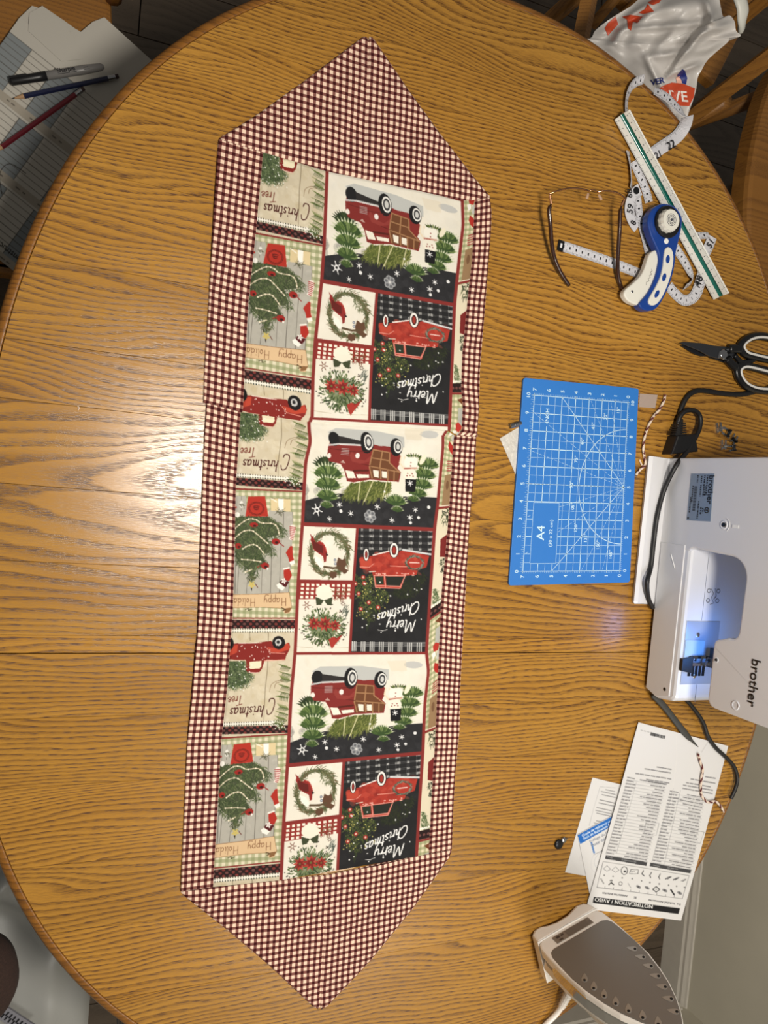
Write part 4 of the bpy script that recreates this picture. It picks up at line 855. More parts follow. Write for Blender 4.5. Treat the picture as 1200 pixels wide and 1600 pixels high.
# seam lines and diagrams on the bed
for a, b in (((x0+.036, -.058), (x0+.036, -.164)), ((x0+.040, -.263), (x0+.040, -.290))):
    MB().box(((a[0]+b[0])/2, (a[1]+b[1])/2, zt+.0001), (.0006, abs(b[1]-a[1]), .0004)).build('seam', mat('seam_grey', (120, 124, 136), .6), mc)
dg = MB(); g = M_black
for yy in (-.118, -.133):
    dg.tube([(x0+.044+.0035*math.cos(t), yy+.003*math.sin(t), zt+.0003) for t in np.linspace(0, 6.28, 12)], .0005, 4); dg.tube([(x0+.063+.0035*math.cos(t), yy+.003*math.sin(t), zt+.0003) for t in np.linspace(0, 6.28, 12)], .0004, 4)
dg.tube([(x0+.048, -.115, zt+.0003), (x0+.054, -.122, zt+.0003), (x0+.050, -.128, zt+.0003), (x0+.056, -.137, zt+.0003), (x0+.049, -.139, zt+.0003)], .0004, 4)
dg.tube([(x0+.056, -.114, zt+.0003), (x0+.060, -.126, zt+.0003), (x0+.055, -.131, zt+.0003)], .0004, 4)
dg.build('threading_diagram', mat('print_grey', (70, 72, 84), .6), mc)
# lamp under the head: it lights the needle area blue-white
ll = bpy.data.lights.new('needle_lamp', 'AREA'); ll.shape = 'RECTANGLE'; ll.size = .03; ll.size_y = .06; ll.energy = .085; ll.color = (.12, .36, 1.0)
lo = bpy.data.objects.new('needle_lamp', ll); COL.objects.link(lo); lo.parent = mc; lo.location = tuple(np.array([x0+.040, -.213, .8785])-ORG[mc.name]); lo.rotation_euler = (0, 0, 0)
# rating label, screws, carry-hole details on the back
xb = x0-.0004
def on_back(px, py): p = PX(px, py, xb); return p
c = [on_back(*q) for q in ((1080, 740), (1116, 740), (1110, 815), (1073, 813))]
lb = MB(); lb.add([q+np.array([.0006, 0, 0]) for q in c]+[q-np.array([.0002, 0, 0]) for q in c], [(0, 1, 2, 3), (7, 6, 5, 4), (0, 4, 5, 1), (1, 5, 6, 2), (2, 6, 7, 3), (3, 7, 4, 0)])
lab = lb.build('rating_label', mat('label_silver', (128, 142, 158), .35, metal=.2), mc, label='blue-grey rating label with small black print')
tx = MB(); fr_u = (c[3]-c[0])/np.linalg.norm(c[3]-c[0]); fr_v = (c[1]-c[0])/np.linalg.norm(c[1]-c[0]); h_ = np.linalg.norm(c[3]-c[0]); w_ = np.linalg.norm(c[1]-c[0]); LO = c[0]-np.array([.0006, 0, 0])
def LP(a, b): return LO+fr_u*a*h_+fr_v*b*w_          # a down the label, b across
add_text(tx, 'brother', LP(.03, .82), fr_u, fr_v, .0135, bold=.02)
def dashes(mb, f, a0, a1, b, th, dens=.7, seed=0, n=None):
    r_ = random.Random(seed); a = a0
    while a < a1:
        l = r_.uniform(.015, .05); e = min(a+l, a1); q = [f(a, b), f(e, b), f(e, b+th), f(a, b+th)]; mb.add(q, [(0, 1, 2, 3)]); a = e+r_.uniform(.008, .02)/dens
for b, a0, a1 in ((.72, .03, .45), (.66, .26, .46), (.60, .03, .48), (.47, .05, .20), (.47, .24, .48), (.30, .03, .20), (.13, .26, .62), (.07, .50, .85), (.44, .58, .95), (.56, .70, .85), (.64, .72, .84)): dashes(tx, LP, a0, a1, b, .05, 1, int(b*100))
for k in range(26): tx.add([LP(.27+k*.0205, .22), LP(.27+k*.0205+.010+.006*(k % 3 == 0), .22), LP(.27+k*.0205+.010+.006*(k % 3 == 0), .34), LP(.27+k*.0205, .34)], [(0, 1, 2, 3)])
cc = LP(.76, .84); dd = [cc+(fr_u*math.cos(t)+fr_v*math.sin(t))*.0038 for t in np.linspace(0, 6.1, 14)]; tx.tube([*dd], .0007, 4, closed=True, up=(1, 0, 0)); tx.tube([cc-fr_v*.002, cc+fr_v*.002], .0007, 4, up=(1, 0, 0))
tx.add([LP(.93, .03), LP(.97, .03), LP(.97, .10), LP(.93, .10)], [(0, 1, 2, 3)])
tx.build('lettering', M_black, lab)
tb = MB(); pa, pb = on_back(1176, 1028), on_back(1176, 1088)
ub = np.array([0., -1., .0]); vb = np.array([0., 0., 1.]); add_text(tb, 'brother', pa-np.array([.0006, 0, 0])+vb*.0, ub, vb, .0205, bold=.012)
tb.build('lettering', M_black, mc)
def dimple(px, py, r, name='screw_recess', dark=True):
    p = on_back(px, py); ax = (np.array([0, 1., 0]), np.array([0, 0, 1.]), np.array([-1., 0, 0]))
    o = MB().lathe(p-ax[2]*.0003, [(r, -.001), (r, .0006), (r*.92, .0010), (r*.72, .0007), (r*.6, -.0002)], 20, axis=ax).build(name, M_white2, mc, smooth=True)
    if dark: MB().lathe(p+ax[2]*.0001, [(r*.5, 0), (r*.5, .0008), (r*.42, .0012)], 14, axis=ax).build('screw', M_dark, o)
dimple(1131, 820, .0065); dimple(1039, 1077, .0055); dimple(1119, 1031, .0038); dimple(1149, 1102, .0066, dark=False)
mk = MB()
for k in range(7): a = math.radians(-50+100*k/6); b = math.radians(-50+100*(k+1)/6); ce = on_back(1131, 820); mk.tube([ce+np.array([-.0004, math.sin(t)*.0105, math.cos(t)*.0105]) for t in (a, b)], .0004, 4, up=(1, 0, 0))
q1 = on_back(1144, 822); mk.box(q1+np.array([-.0003, .000, .006]), (.0005, .0045, .011)); mk.build('moulded_arrow', mat('raised_white', (236, 236, 234), .3), mc)
q2, q3 = on_back(1049, 866), on_back(1055, 888); MB().tube([q2-np.array([.0008, 0, 0]), q3-np.array([.0008, 0, 0])], .0009, 6, up=(1, 0, 0)).build('moulded_rib', mat('raised_white', (236, 236, 234), .3), mc)
# ------------------------------------------------------------------ cables
def zpath(pts, z, n=6): return smooth_path([P(a, b, zz if not np.isscalar(z) else z) for (a, b), zz in zip(pts, z if not np.isscalar(z) else [z]*len(pts))], n)
cord = empty('power_cord', (*P(1070, 640)[:2], T), 'black power cord looping from the plug over the sewing machine foot', 'power cord')
pc = [(1215, 602), (1190, 609), (1160, 616), (1130, 615), (1105, 611), (1088, 611), (1074, 620), (1064, 640), (1060, 662)]
MB().tube(zpath(pc, T+.0045), .0042, 10, flat=.8).build('cable', M_rub, cord, smooth=True)
pc2 = [(1058, 668), (1062, 652), (1072, 642), (1086, 642), (1094, 652), (1092, 672), (1076, 702), (1056, 728), (1038, 765), (1027, 806), (1021, 850), (1017, 885), (1011, 910), (1013, 935), (1020, 950)]
pp = [P(a, b, T+z_) for (a, b), z_ in zip(pc2[:7], (.010, .012, .013, .013, .012, .014, .020))]+[(PX(a, b, x0-.0052) if PX(a, b, x0-.0052)[2] > T+.012 else P(a, b, T+.0125)) for a, b in pc2[7:12]]+[P(a, b, T+z_) for (a, b), z_ in zip(pc2[12:], (.022, .012, .008))]
MB().tube(smooth_path(pp, 6), .0037, 10).build('cable', M_rub, cord, smooth=True)
cm = MB(); pl_ = [P(*q, T+.001)[:2] for q in ((1044, 681), (1072, 678), (1076, 706), (1034, 710))]; cm.prism(pl_, T+.0005, T+.022, .003); cm.build('plug', M_black, cord)
sr = MB()
for k in range(6): a = P(1062-k*.9, 661+k*3.6, T+.010); sr.box(a, (.013+k*.0022, .0022, .013+k*.001), rz=.05)
sr.tube([P(1063, 655, T+.009), P(1057, 683, T+.010)], [.0045, .0085], 10); sr.build('strain_relief', M_rub, cord)
MB().tube(zpath([(1020, 1085), (1038, 1104), (1052, 1122), (1066, 1140), (1080, 1156), (1091, 1167)], T+.0070), [.0055]*20+[.0055, .005, .0048, .004, .003, .002, .002, .0015, .001, .0008, .0005], 8, flat=.5).build('pedal_strap', mat('dark_grey_plastic', (62, 62, 60), .5), label='flat dark grey strap with pointed end lying under the sewing machine', cat='strap', smooth=True)
MB().tube(zpath([(1068, 1090), (1078, 1100), (1092, 1118), (1100, 1132), (1106, 1150), (1118, 1168), (1134, 1183), (1147, 1198), (1152, 1216), (1149, 1232), (1142, 1248)], T+.0085), .0033, 10).build('pedal_cable', M_rub, label='black cable curving over the instruction sheet to the table edge', cat='cable', smooth=True)
# ------------------------------------------------------------------ cutting mat
M_mat = mat('blue_mat', (42, 116, 196), .5, bump=.05); M_matline = mat('mat_print', (196, 226, 240), .6)
corners = [P(818, 590, T+.004), P(998, 607, T+.004), P(984, 910, T+.004), P(795, 915, T+.004)]
mt = empty('cutting_mat', (*P(900, 750)[:2], T), 'blue A4 cutting mat with white inch grid, lying between runner and sewing machine', 'cutting mat')
cw = [np.array(q[:2]) for q in corners]; rc = []
for i in range(4):
    a, b, c_ = cw[i-1], cw[i], cw[(i+1) % 4]; u = (a-b)/np.linalg.norm(a-b); v = (c_-b)/np.linalg.norm(c_-b); r_ = .004; ce = b+(u+v)*r_
    for k in range(6): t = k/5*math.pi/2; rc.append(ce-(v*math.cos(t)+u*math.sin(t))*r_) if True else None
def tz(pts): return pts
MB().prism(rc, T+.0012, T+.0042, .0004).build('mat_sheet', M_mat, mt)
MB().prism([np.array(q)*.999+.001*np.mean(rc, 0) for q in rc], T+.0003, T+.0014).build('mat_backing', mat('mat_back_grey', (58, 62, 70), .7), mt)
ZM = T+.00425
g00, g70, g0T, g7T = (P(760+a/2.727, 500+b/2.727, ZM) for a, b in ((568, 1068), (155, 1071), (603, 352), (205, 320)))
def MP(b, a): s, t = b/7., a/10.; return g00*(1-s)*(1-t)+g70*s*(1-t)+g0T*(1-s)*t+g7T*s*t
lm = MB()
def mline(p, q, wd, al=0):
    p, q = MP(*p), MP(*q); d = q-p; L_ = np.linalg.norm(d); 
    if L_ < 1e-6: return
    d /= L_; s_ = np.array([-d[1], d[0], 0])*wd/2; lm.add([p-s_, q-s_, q+s_, p+s_], [(0, 1, 2, 3)])
inbox = lambda b, a: 4.75 < b < 6.55 and .45 < a < 3.95
for k in range(15):
    b = k/2; wd = .0010 if k % 2 == 0 else .00042
    if 4.75 < b < 6.55: mline((b, 0), (b, .45), wd); mline((b, 3.95), (b, 10), wd) if not (5.9 < b < 6.1) else (mline((b, 3.95), (b, 8.3), wd), mline((b, 9.5), (b, 10), wd))
    else: mline((b, -.12), (b, 10.12), wd)
for k in range(21):
    a = k/2; wd = .0010 if k % 2 == 0 else .00042
    if .45 < a < 3.95: mline((0, a), (4.75, a), wd); mline((6.55, a), (7, a), wd)
    else: mline((-.12, a), (7.12, a), wd)
for q in (((4.75, .45), (4.75, 3.95)), ((6.55, .45), (6.55, 3.95)), ((4.75, .45), (6.55, .45)), ((4.75, 3.95), (6.55, 3.95))): mline(*q, .0005)
for k in range(81): a = k/8; mline((7, a), (7.15 if k % 2 else 7.22, a), .0003); mline((0, a), (-.12, a), .0003)
for k in range(57): b = k/8; mline((b, 0), (b, -.12), .0003); mline((b, 10), (b, 10.12), .0003)
for k in range(1, 12):
    t = math.radians(k*15); db, da = math.sin(t), math.cos(t); m_ = min(7/db, (5/abs(da)) if abs(da) > 1e-6 else 99)
    if k in (3, 9): mline((0, 5), (db*m_, 5+da*m_), .0007)
    else:
        n = 26
        for i in range(n):
            if inbox(db*m_*i/n, 5+da*m_*i/n): continue
            mline((db*m_*i/n, 5+da*m_*i/n), (db*m_*(i+.7)/n, 5+da*m_*(i+.7)/n), .0004)
ar = [(3.4*math.sin(t), 5+3.4*math.cos(t)) for t in np.linspace(0, math.pi, 41)]
for a, b in zip(ar[:-1], ar[1:]): mline(a, b, .0010)
EU = (MP(3, 6)-MP(3, 5)); EU /= np.linalg.norm(EU); EV = (MP(4, 5)-MP(3, 5)); EV /= np.linalg.norm(EV)   # baseline runs away from the reader's right
def mtext(s, b, a, size, bold=0): 
    v_, t_ = text_tris(s, bold); wx = (v_[:, 0].max()+v_[:, 0].min())/2*size; hx = (v_[:, 1].max()+v_[:, 1].min())/2*size
    add_text(lm, s, MP(b, a)-EU*wx-EV*hx, EU, EV, size, bold=bold)
for k in range(8): mtext(str(k), k, 10.33, 0.0086, .014); mtext(str(k), k, -.30, 0.0086, .014)
for k in range(11): mtext(str(k), 7.42, k, 0.0086, .014); mtext(str(k), -.38, k, 0.0086, .014)
mtext('INCH', 6.0, 8.9, .0085, .008); mtext('A4', 5.95, 2.2, .0185, .012); mtext('(30 x 22 cm)', 5.2, 2.2, .0078, .004)
patches = MB()
for k, (x_, y_) in enumerate([(562, 390), (507, 415), (455, 455), (408, 520), (382, 597), (362, 705), (367, 805), (380, 890), (422, 935), (475, 965), (528, 1005)]):
    pc_ = P(760+x_/2.727, 500+y_/2.727, ZM-.00003); patches.box(pc_, (.0075, .015, .00004), rz=math.atan2(EU[1], EU[0])-math.pi/2)
    v_, t_ = text_tris(f'{15*(k+1)}°', .012); add_text(lm, f'{15*(k+1)}°', pc_+np.array([0, 0, .0001])-EU*(v_[:, 0].max()*.0058/2)+EV*(-.0026), EU, EV, .0078, bold=.012)
lv = np.array(lm.v); lm.v = [tuple(q) for q in lv]
lm.build('grid_print', M_matline, mt, kind='stuff')
# things slipped under the mat's edge
pk = [P(*q)[:2] for q in ((780.5, 685), (812, 666), (822, 700), (808, 748))]
sx = MB(); sx.prism(pk, T+.0002, T+.0010, .0002); sx.build('foil_packet', mat('white_foil', (212, 208, 200), .3, noise=.12, nscale=160, bump=.9, bscale=140, metal=.15), label='small white foil packet poking out from under the blue cutting mat', cat='packet')
sn = MB(); a, b = P(797, 666, T+.0042), P(814, 661, T+.0042); d = (b-a)/np.linalg.norm(b-a)
sn.tube([a, a+d*.006], .0038, 12); [sn.tube([a+d*(.007+k*.003), a+d*(.0085+k*.003)], .004, 12) for k in range(3)]; sn.tube([a, b], .003, 10)
sn.build('metal_bobbin', M_steel, label='small ribbed metal bobbin beside the foil packet at the mat edge', cat='bobbin', smooth=False)
MB().prism([P(*q)[:2] for q in ((999, 615), (1027, 617), (1023, 638), (998, 636))], T+.0002, T+.0012, .0003).build('plastic_square', mat('clear_plastic', (196, 178, 166), .2, alpha=.55), label='small clear plastic square right of the blue mat corner', cat='plastic piece')
# ------------------------------------------------------------------ bakers twine
M_tw1 = mat('twine_white', (226, 208, 190), .8); M_tw2 = mat('twine_red', (92, 28, 32), .8)
def twine(pts, label, r=.0024, z=.0026):
    p = zpath(pts, T+z, 10); d = np.concatenate([[0], np.cumsum(np.linalg.norm(np.diff(p, axis=0), axis=1))]); N = int(d[-1]/.0018); q = np.stack([np.interp(np.linspace(0, d[-1], N), d, p[:, i]) for i in range(3)], 1)
    mb = MB(); n = 8; up = np.array([0, 0, 1.]); vs = []
    for i in range(N):
        t = q[min(i+1, N-1)]-q[max(i-1, 0)]; t /= np.linalg.norm(t); sd = np.cross(t, up)
        for k in range(n): a = 2*math.pi*k/n+i*.35; vs.append(q[i]+(r*(1+.12*math.sin(2*a)))*(sd*math.cos(a)+up*math.sin(a)))
    fs = []; mi = []
    for i in range(N-1):
        for k in range(n): fs.append((i*n+k, i*n+(k+1) % n, (i+1)*n+(k+1) % n, (i+1)*n+k)); mi.append(1 if ((i+k) % 5) < 2 else 0)
    mb.add(vs, fs); mb.mi = mi; return mb.build('twine', [M_tw1, M_tw2], smooth=True, label=label, cat='string')
tw = twine([(1039, 617), (1037, 627), (1030, 640), (1020, 652), (1012, 668), (1007, 684), (1005, 700), (1007, 716), (1008, 726), (1000, 734), (993, 743)], 'red and white twine curving from the blue mat to the machine')
MB().tube([P(999, 718, T+.002), P(1003, 727, T+.003)], .0012, 6).build('twine_end', M_tw1, tw)
twine([(1091, 1178), (1094, 1190), (1098, 1202), (1096, 1216), (1095, 1230), (1097, 1244), (1106, 1253), (1117, 1252), (1124, 1257), (1131, 1268)], 'red and white twine lying across the instruction sheet', z=.0072)
MB().tube([P(121, 634, T+.001), P(124, 637, T+.001), P(122, 641, T+.001)], .0006, 5).build('thread_snippet', M_tw1, label='tiny white thread snippet on the bare table left of the runner', cat='thread')
# ------------------------------------------------------------------ presser feet, snap
def foot_piece(px, py, rz, s, k, lab_):
    c0 = P(px, py); cs, sn_ = math.cos(rz), math.sin(rz); L_ = lambda x, y, z: c0+np.array([x*cs-y*sn_, x*sn_+y*cs, z])*s; fr = np.array([[cs, -sn_, 0], [sn_, cs, 0], [0, 0, 1.]])
    t = empty('presser_foot', c0, lab_, 'presser foot', 'metal presser feet above the sewing machine')
    b = MB(); b.box(L_(-.004, 0, .0015), (.003*s, .016*s, .003*s), rz); b.box(L_(.004, 0, .0015), (.003*s, .016*s, .003*s), rz); b.box(L_(0, -.003, .003), (.009*s, .006*s, .002*s), rz); b.build('sole', M_chrome if k % 2 else M_steel, t)
    b = MB(); b.tube([L_(-.006, -.002, .006), L_(.006, -.002, .006)], .0012*s, 8); b.box(L_(-.0045, -.002, .005), (.0015*s, .004*s, .005*s), rz); b.box(L_(.0045, -.002, .005), (.0015*s, .004*s, .005*s), rz); b.build('pin', M_dark if k % 3 else M_chrome, t)
for k, (x, y, rz, s, l) in enumerate([(1122, 668, .3, 1.0, 'shiny metal presser foot at the top left of the small pile'), (1133, 676, 1.2, 1.15, 'dark metal presser foot in the upper middle of the small pile'), (1145, 686, -.5, 1.0, 'metal presser foot at the right of the small pile'), (1129, 695, .1, 1.0, 'metal presser foot lowest left of the pile, near the machine'), (1143, 700, 1.8, .9, 'metal presser foot at the pile bottom right, near the machine')]): foot_piece(x, y, rz, s, k, l)
sp = empty('snap_fitting', P(875, 1315), 'small dark round metal snap lying left of the papers', 'metal fitting')
MB().lathe(P(872, 1318), [(.0060, 0), (.0075, .001), (.0078, .003), (.006, .0042), (.002, .0045)], 20).build('disc', M_dark, sp, smooth=True)
MB().lathe(P(880, 1312, T+.001), [(.0045, 0), (.005, .002), (.0035, .0035)], 16).build('rim', M_steel, sp, smooth=True); MB().tube([P(882, 1316, T+.001), P(887, 1309, T+.002)], .0008, 6).build('tab', M_chrome, sp)
# ------------------------------------------------------------------ papers
M_sheet = printed_mat('printed_paper', .7, .05, bscale=120)
def paper(name, quad, src, w, h, res, draw, z, label, cat, curl=None, thick=.0004, grid=1.2):
    c0 = Canvas(w, h, res, (216, 215, 214)); c0.set(src, (0, w, 0, h)); draw(c0); c0.clip = None; c0.finish()
    q = [P(*a, z) for a in quad]; ns, nt = int(w*grid), int(h*grid); s, t = np.meshgrid(np.linspace(0, 1, ns), np.linspace(0, 1, nt))
    G = q[0]*((1-s)*(1-t))[..., None]+q[1]*(s*(1-t))[..., None]+q[2]*(s*t)[..., None]+q[3]*((1-s)*t)[..., None]
    if curl is not None: G[..., 2] += curl(s, t)
    root = empty(name, (q[0]+q[2])/2*np.array([1, 1, 0])+np.array([0, 0, z]), label, cat)
    o = printed_grid('printed_side', G, c0.sample(s*w*.999, t*h*.999), M_sheet, root)
    b = G[::max(1, nt//24), ::max(1, ns//16)].copy(); b[-1] = G[-1, ::max(1, ns//16)]; b[:, -1] = G[::max(1, nt//24), -1]; b[-1, -1] = G[-1, -1]; b[..., 2] -= thick
    gb = MB().grid(b); gb.build('blank_side', mat('paper', (226, 224, 220), .8), root, smooth=True); return root
INK = (52, 52, 56)
def fake(cv, a, b, th, col=INK, seed=0, al=.5, lo=6, hi=26):
    """a line of print too small to read: word-long dashes from a to b"""
    r_ = random.Random(seed); a = np.array(a, float); b = np.array(b, float); L_ = np.linalg.norm(b-a); d = (b-a)/L_; x = 0
    while x < L_:
        l = min(r_.uniform(lo, hi), L_-x); cv.line([a+d*x, a+d*(x+l)], th, col, al); x += l+r_.uniform(5, 9)
def draw_A(cv):                                   # crop units: 3.158 per photo pixel, origin (820,1080)
    cv.poly([(340, 1013), (765, 1068), (757, 1097), (335, 1043)], (24, 24, 26))
    cv.text('NOTIFICATION / AVISO', (633, 1053), (-1, -.125), (-.12, 1), 27, (238, 238, 236), bold=.02)
    cv.text('Included Accessories', (738, 1040), (-1, -.125), (-.12, 1), 15, INK, bold=.01); cv.text('EN', (768, 1043), (-1, -.125), (-.12, 1), 14, INK)
    cv.text('Accesorios incluidos', (508, 1006), (-1, -.125), (-.12, 1), 15, INK, bold=.01); cv.text('ES', (552, 1013), (-1, -.125), (-.12, 1), 14, INK)
    for p, q in (((355, 966), (775, 1020)), ((385, 838), (808, 905)), ((355, 966), (385, 838)), ((775, 1020), (808, 905))): cv.line([p, q], 2, (90, 90, 92))
    ic = [(405, 870), (448, 876), (492, 884), (540, 888), (583, 898), (622, 906), (665, 912), (708, 918), (745, 922), (782, 928)]
    for k, (x, y) in enumerate(ic):
        c = (60, 60, 62)
        if k in (0, 1): cv.line([(x-18, y+4), (x, y-12), (x+18, y+6), (x, y+16), (x-18, y+4)], 2, (110, 110, 112))
        elif k == 2: cv.line([(x+16*math.cos(t), y+20*math.sin(t)) for t in np.linspace(0, 6.3, 12)], 3, c); cv.ell(x+3, y+4, 6, 5, c)
        elif k == 3: cv.line([(x-22, y+8), (x-14, y-10), (x+22, y-8), (x+20, y+12), (x-22, y+12)], 2, c); cv.line([(x-18, y+3), (x+4, y)], 2, c)
        elif k in (4, 5, 6): cv.line([(x+4, y-14), (x-4, y+2), (x+(8 if k == 4 else 0), y+12)], 4, c)
        else: cv.line([(x-14, y+5), (x, y-3), (x+12, y-6)], 6 if k < 9 else 2, (100, 100, 102)); cv.line([(x-6, y+6), (x+8, y-2)], 3, (60, 60, 62))
        cv.ell(x-8+k*2-6, y+36, 4, 4, (120, 120, 120))
    for k, (x, y) in enumerate([(382, 935), (427, 943), (473, 948), (518, 958), (562, 964), (604, 968), (648, 975), (690, 980), (727, 988), (762, 992)]):
        c = (50, 50, 52)
        if k == 1: cv.line([(x-12, y+10), (x, y), (x+12, y+10)], 5, (20, 20, 20)); cv.ell(x, y-10, 8, 5, (120, 120, 120))
        elif k == 2: cv.line([(x+9*math.cos(t), y+9*math.sin(t)) for t in np.linspace(0, 6.3, 10)], 2, c)
        elif k in (0, 3): cv.line([(x-7, y-12), (x+7, y+12)], 3 if k else 6, (150, 150, 150))
        elif k == 6: cv.line([(x-17, y), (x, y-14), (x+17, y), (x, y+14), (x-17, y)], 4, c); cv.ell(x, y, 3, 3, c)
        elif k == 8: cv.line([(x-8, y-12), (x+8, y+12)], 7, c)
        else: cv.ell(x, y, 13, 7, (130, 130, 132), 1, .5); cv.ell(x, y, 5, 4, (80, 80, 82))
    for k in range(9): cv.line([(395+k*42.5, 970+k*5.4), (396+k*42.5, 962+k*5.4)], 2, (90, 90, 92))
    cv.poly([(398, 806), (606, 843), (602, 861), (394, 824)], (66, 66, 68)); cv.poly([(622, 845), (818, 877), (814, 894), (618, 862)], (66, 66, 68))
    fake(cv, (550, 842), (480, 830), 5, (190, 190, 190), 1); fake(cv, (430, 820), (400, 812), 5, (190, 190, 190), 2); fake(cv, (752, 874), (705, 868), 5, (190, 190, 190), 3); fake(cv, (665, 862), (635, 856), 5, (190, 190, 190), 4)
    for blk in (0, 1):
        bx = 0 if blk == 0 else 222
        for k in range(25):
            f = k/24; y = 812-f*372; x1 = 608+bx*.98+f*(92 if blk == 0 else 66); x0_ = 400+bx+f*102 if blk == 0 else 632+f*92
            sl = .175
            if blk and y < 475-20: pass
            yo = bx*.175
            if blk and k > 22: continue
            cv.line([(x0_, y+yo-8), (x1, y+yo-8+(x1-x0_)*sl)], 1.4, (150, 150, 152))
            tw_ = rnd.uniform(40, 110)
            fake(cv, (x1-6-tw_, y+yo-16+(x1-6-tw_-x0_)*sl), (x1-6, y+yo-16+(x1-6-x0_)*sl), 6, INK, k*3+blk)
            fake(cv, (x0_+4, y+yo-18), (x0_+rnd.uniform(34, 50), y+yo-12), 6, INK, k*5+blk)
    for p, q in (((398, 800), (505, 430)), ((628, 842), (735, 478)), ((452, 795), (548, 446)), ((690, 850), (770, 486))): cv.line([p, q], 1.5, (140, 140, 142))
    cv.line([(600, 640), (665, 650), (652, 710), (590, 700), (600, 640)], 1.6, (130, 130, 132)); cv.line([(820, 680), (882, 690), (862, 745), (805, 738)], 1.6, (130, 130, 132))
    for k, (xa, ya, xb2) in enumerate([(600, 432, 712), (568, 434, 700), (546, 402, 722), (592, 380, 718), (652, 372, 722), (782, 478, 922), (785, 462, 924), (800, 450, 920), (822, 432, 936), (892, 420, 938)]): fake(cv, (xa, ya), (xb2, ya+(xb2-xa)*.17), 6, INK, 90+k)
    for k in range(13): cv.poly([(620+k*5.6, 202+k*1.4), (620+k*5.6+(3.6 if k % 3 else 4.8), 203+k*1.4), (617+k*5.6+(3.6 if k % 3 else 4.8), 218+k*1.4), (617+k*5.6, 217+k*1.4)], (40, 40, 42))
    fake(cv, (572, 192), (612, 202), 4, (110, 110, 112), 5, lo=4, hi=10)
    cv.line([(745, 190), (750, 330), (720, 600)], 3, (222, 220, 217), .6); cv.line([(905, 245), (872, 300)], 5, (196, 194, 192), .8)
psA = paper('instruction_sheet', [(997.3, 1128.4), (1137.6, 1165.5), (1063.8, 1438), (915, 1420)], [(560, 153), (1003, 270), (770, 1130), (300, 1075)], 142, 300, 3, draw_A, T+.0032, 'long white notice sheet with accessory table, hanging over the table edge', 'instruction sheet', curl=lambda s, t: .0012*np.sin(s*6+t*3)*np.sin(t*3.1)+.0006)
def draw_B(cv):                                   # 8.89 per pixel, origin (860,1200)
    cv.line([(900, 275), (690, 260), (600, 560), (540, 800)], 5, (170, 170, 172))
    for k, (x0_, y, x1) in enumerate([(770, 300, 900), (705, 325, 900), (720, 368, 900), (690, 440, 900), (675, 480, 900), (645, 548, 850), (630, 585, 850), (645, 625, 850), (640, 730, 800), (610, 760, 760)]): fake(cv, (x0_, y), (x1, y+(x1-x0_)*.22), 12, (70, 70, 74), 40+k, lo=16, hi=60)
    cv.line([(430, 1180), (400, 1280), (470, 1300), (440, 1160)], 4, (206, 204, 204))
paper('quick_guide_page', [(925.8, 1215), (1012, 1236), (972, 1379), (883, 1363)], [(585, 133), (1350, 320), (995, 1590), (205, 1450)], 90, 150, 3, draw_B, T+.0006, 'white leaflet page half hidden beneath the notice sheet and blue-headed guide', 'leaflet')
def draw_C(cv):
    cv.poly([(380, 935), (900, 650), (960, 620), (1000, 740), (860, 800), (415, 1058)], (36, 104, 186))
    U = (.885, -.47); V = (-.35, -.93)
    cv.text('Guide de référence rapide', (440, 962), U, V, 47, (235, 240, 246), bold=.02); cv.text('Guía de Referencia Rápida', (455, 1003), U, V, 47, (235, 240, 246), bold=.02)
    cv.text('1', (540, 1210), (.96, -.25), (-.25, -.96), 235, (92, 130, 186)); cv.text('Enfilage du fil', (540, 1050), U, V, 52, (84, 96, 120)); cv.text('Pasaje del hilo', (560, 1108), U, V, 52, (84, 96, 120))
    fake(cv, (590, 1215), (720, 1150), 10, (110, 110, 116), 8, lo=20, hi=50)
    cv.line(smooth_path([(720, 1160), (640, 1220), (600, 1300), (620, 1380), (700, 1420)]), 6, (190, 192, 196)); cv.line(smooth_path([(600, 1200), (560, 1300), (570, 1420), (640, 1460)]), 5, (200, 200, 204)); cv.line([(680, 1240), (660, 1340)], 14, (214, 216, 220))
paper('quick_guide', [(902.6, 1304.5), (1000, 1251), (1018, 1352), (921.5, 1398)], [(380, 930), (1245, 450), (1400, 1350), (547, 1760)], 112, 104, 3.6, draw_C, T+.0018, 'folded guide with blue heading band, slipped under the notice sheet', 'booklet')
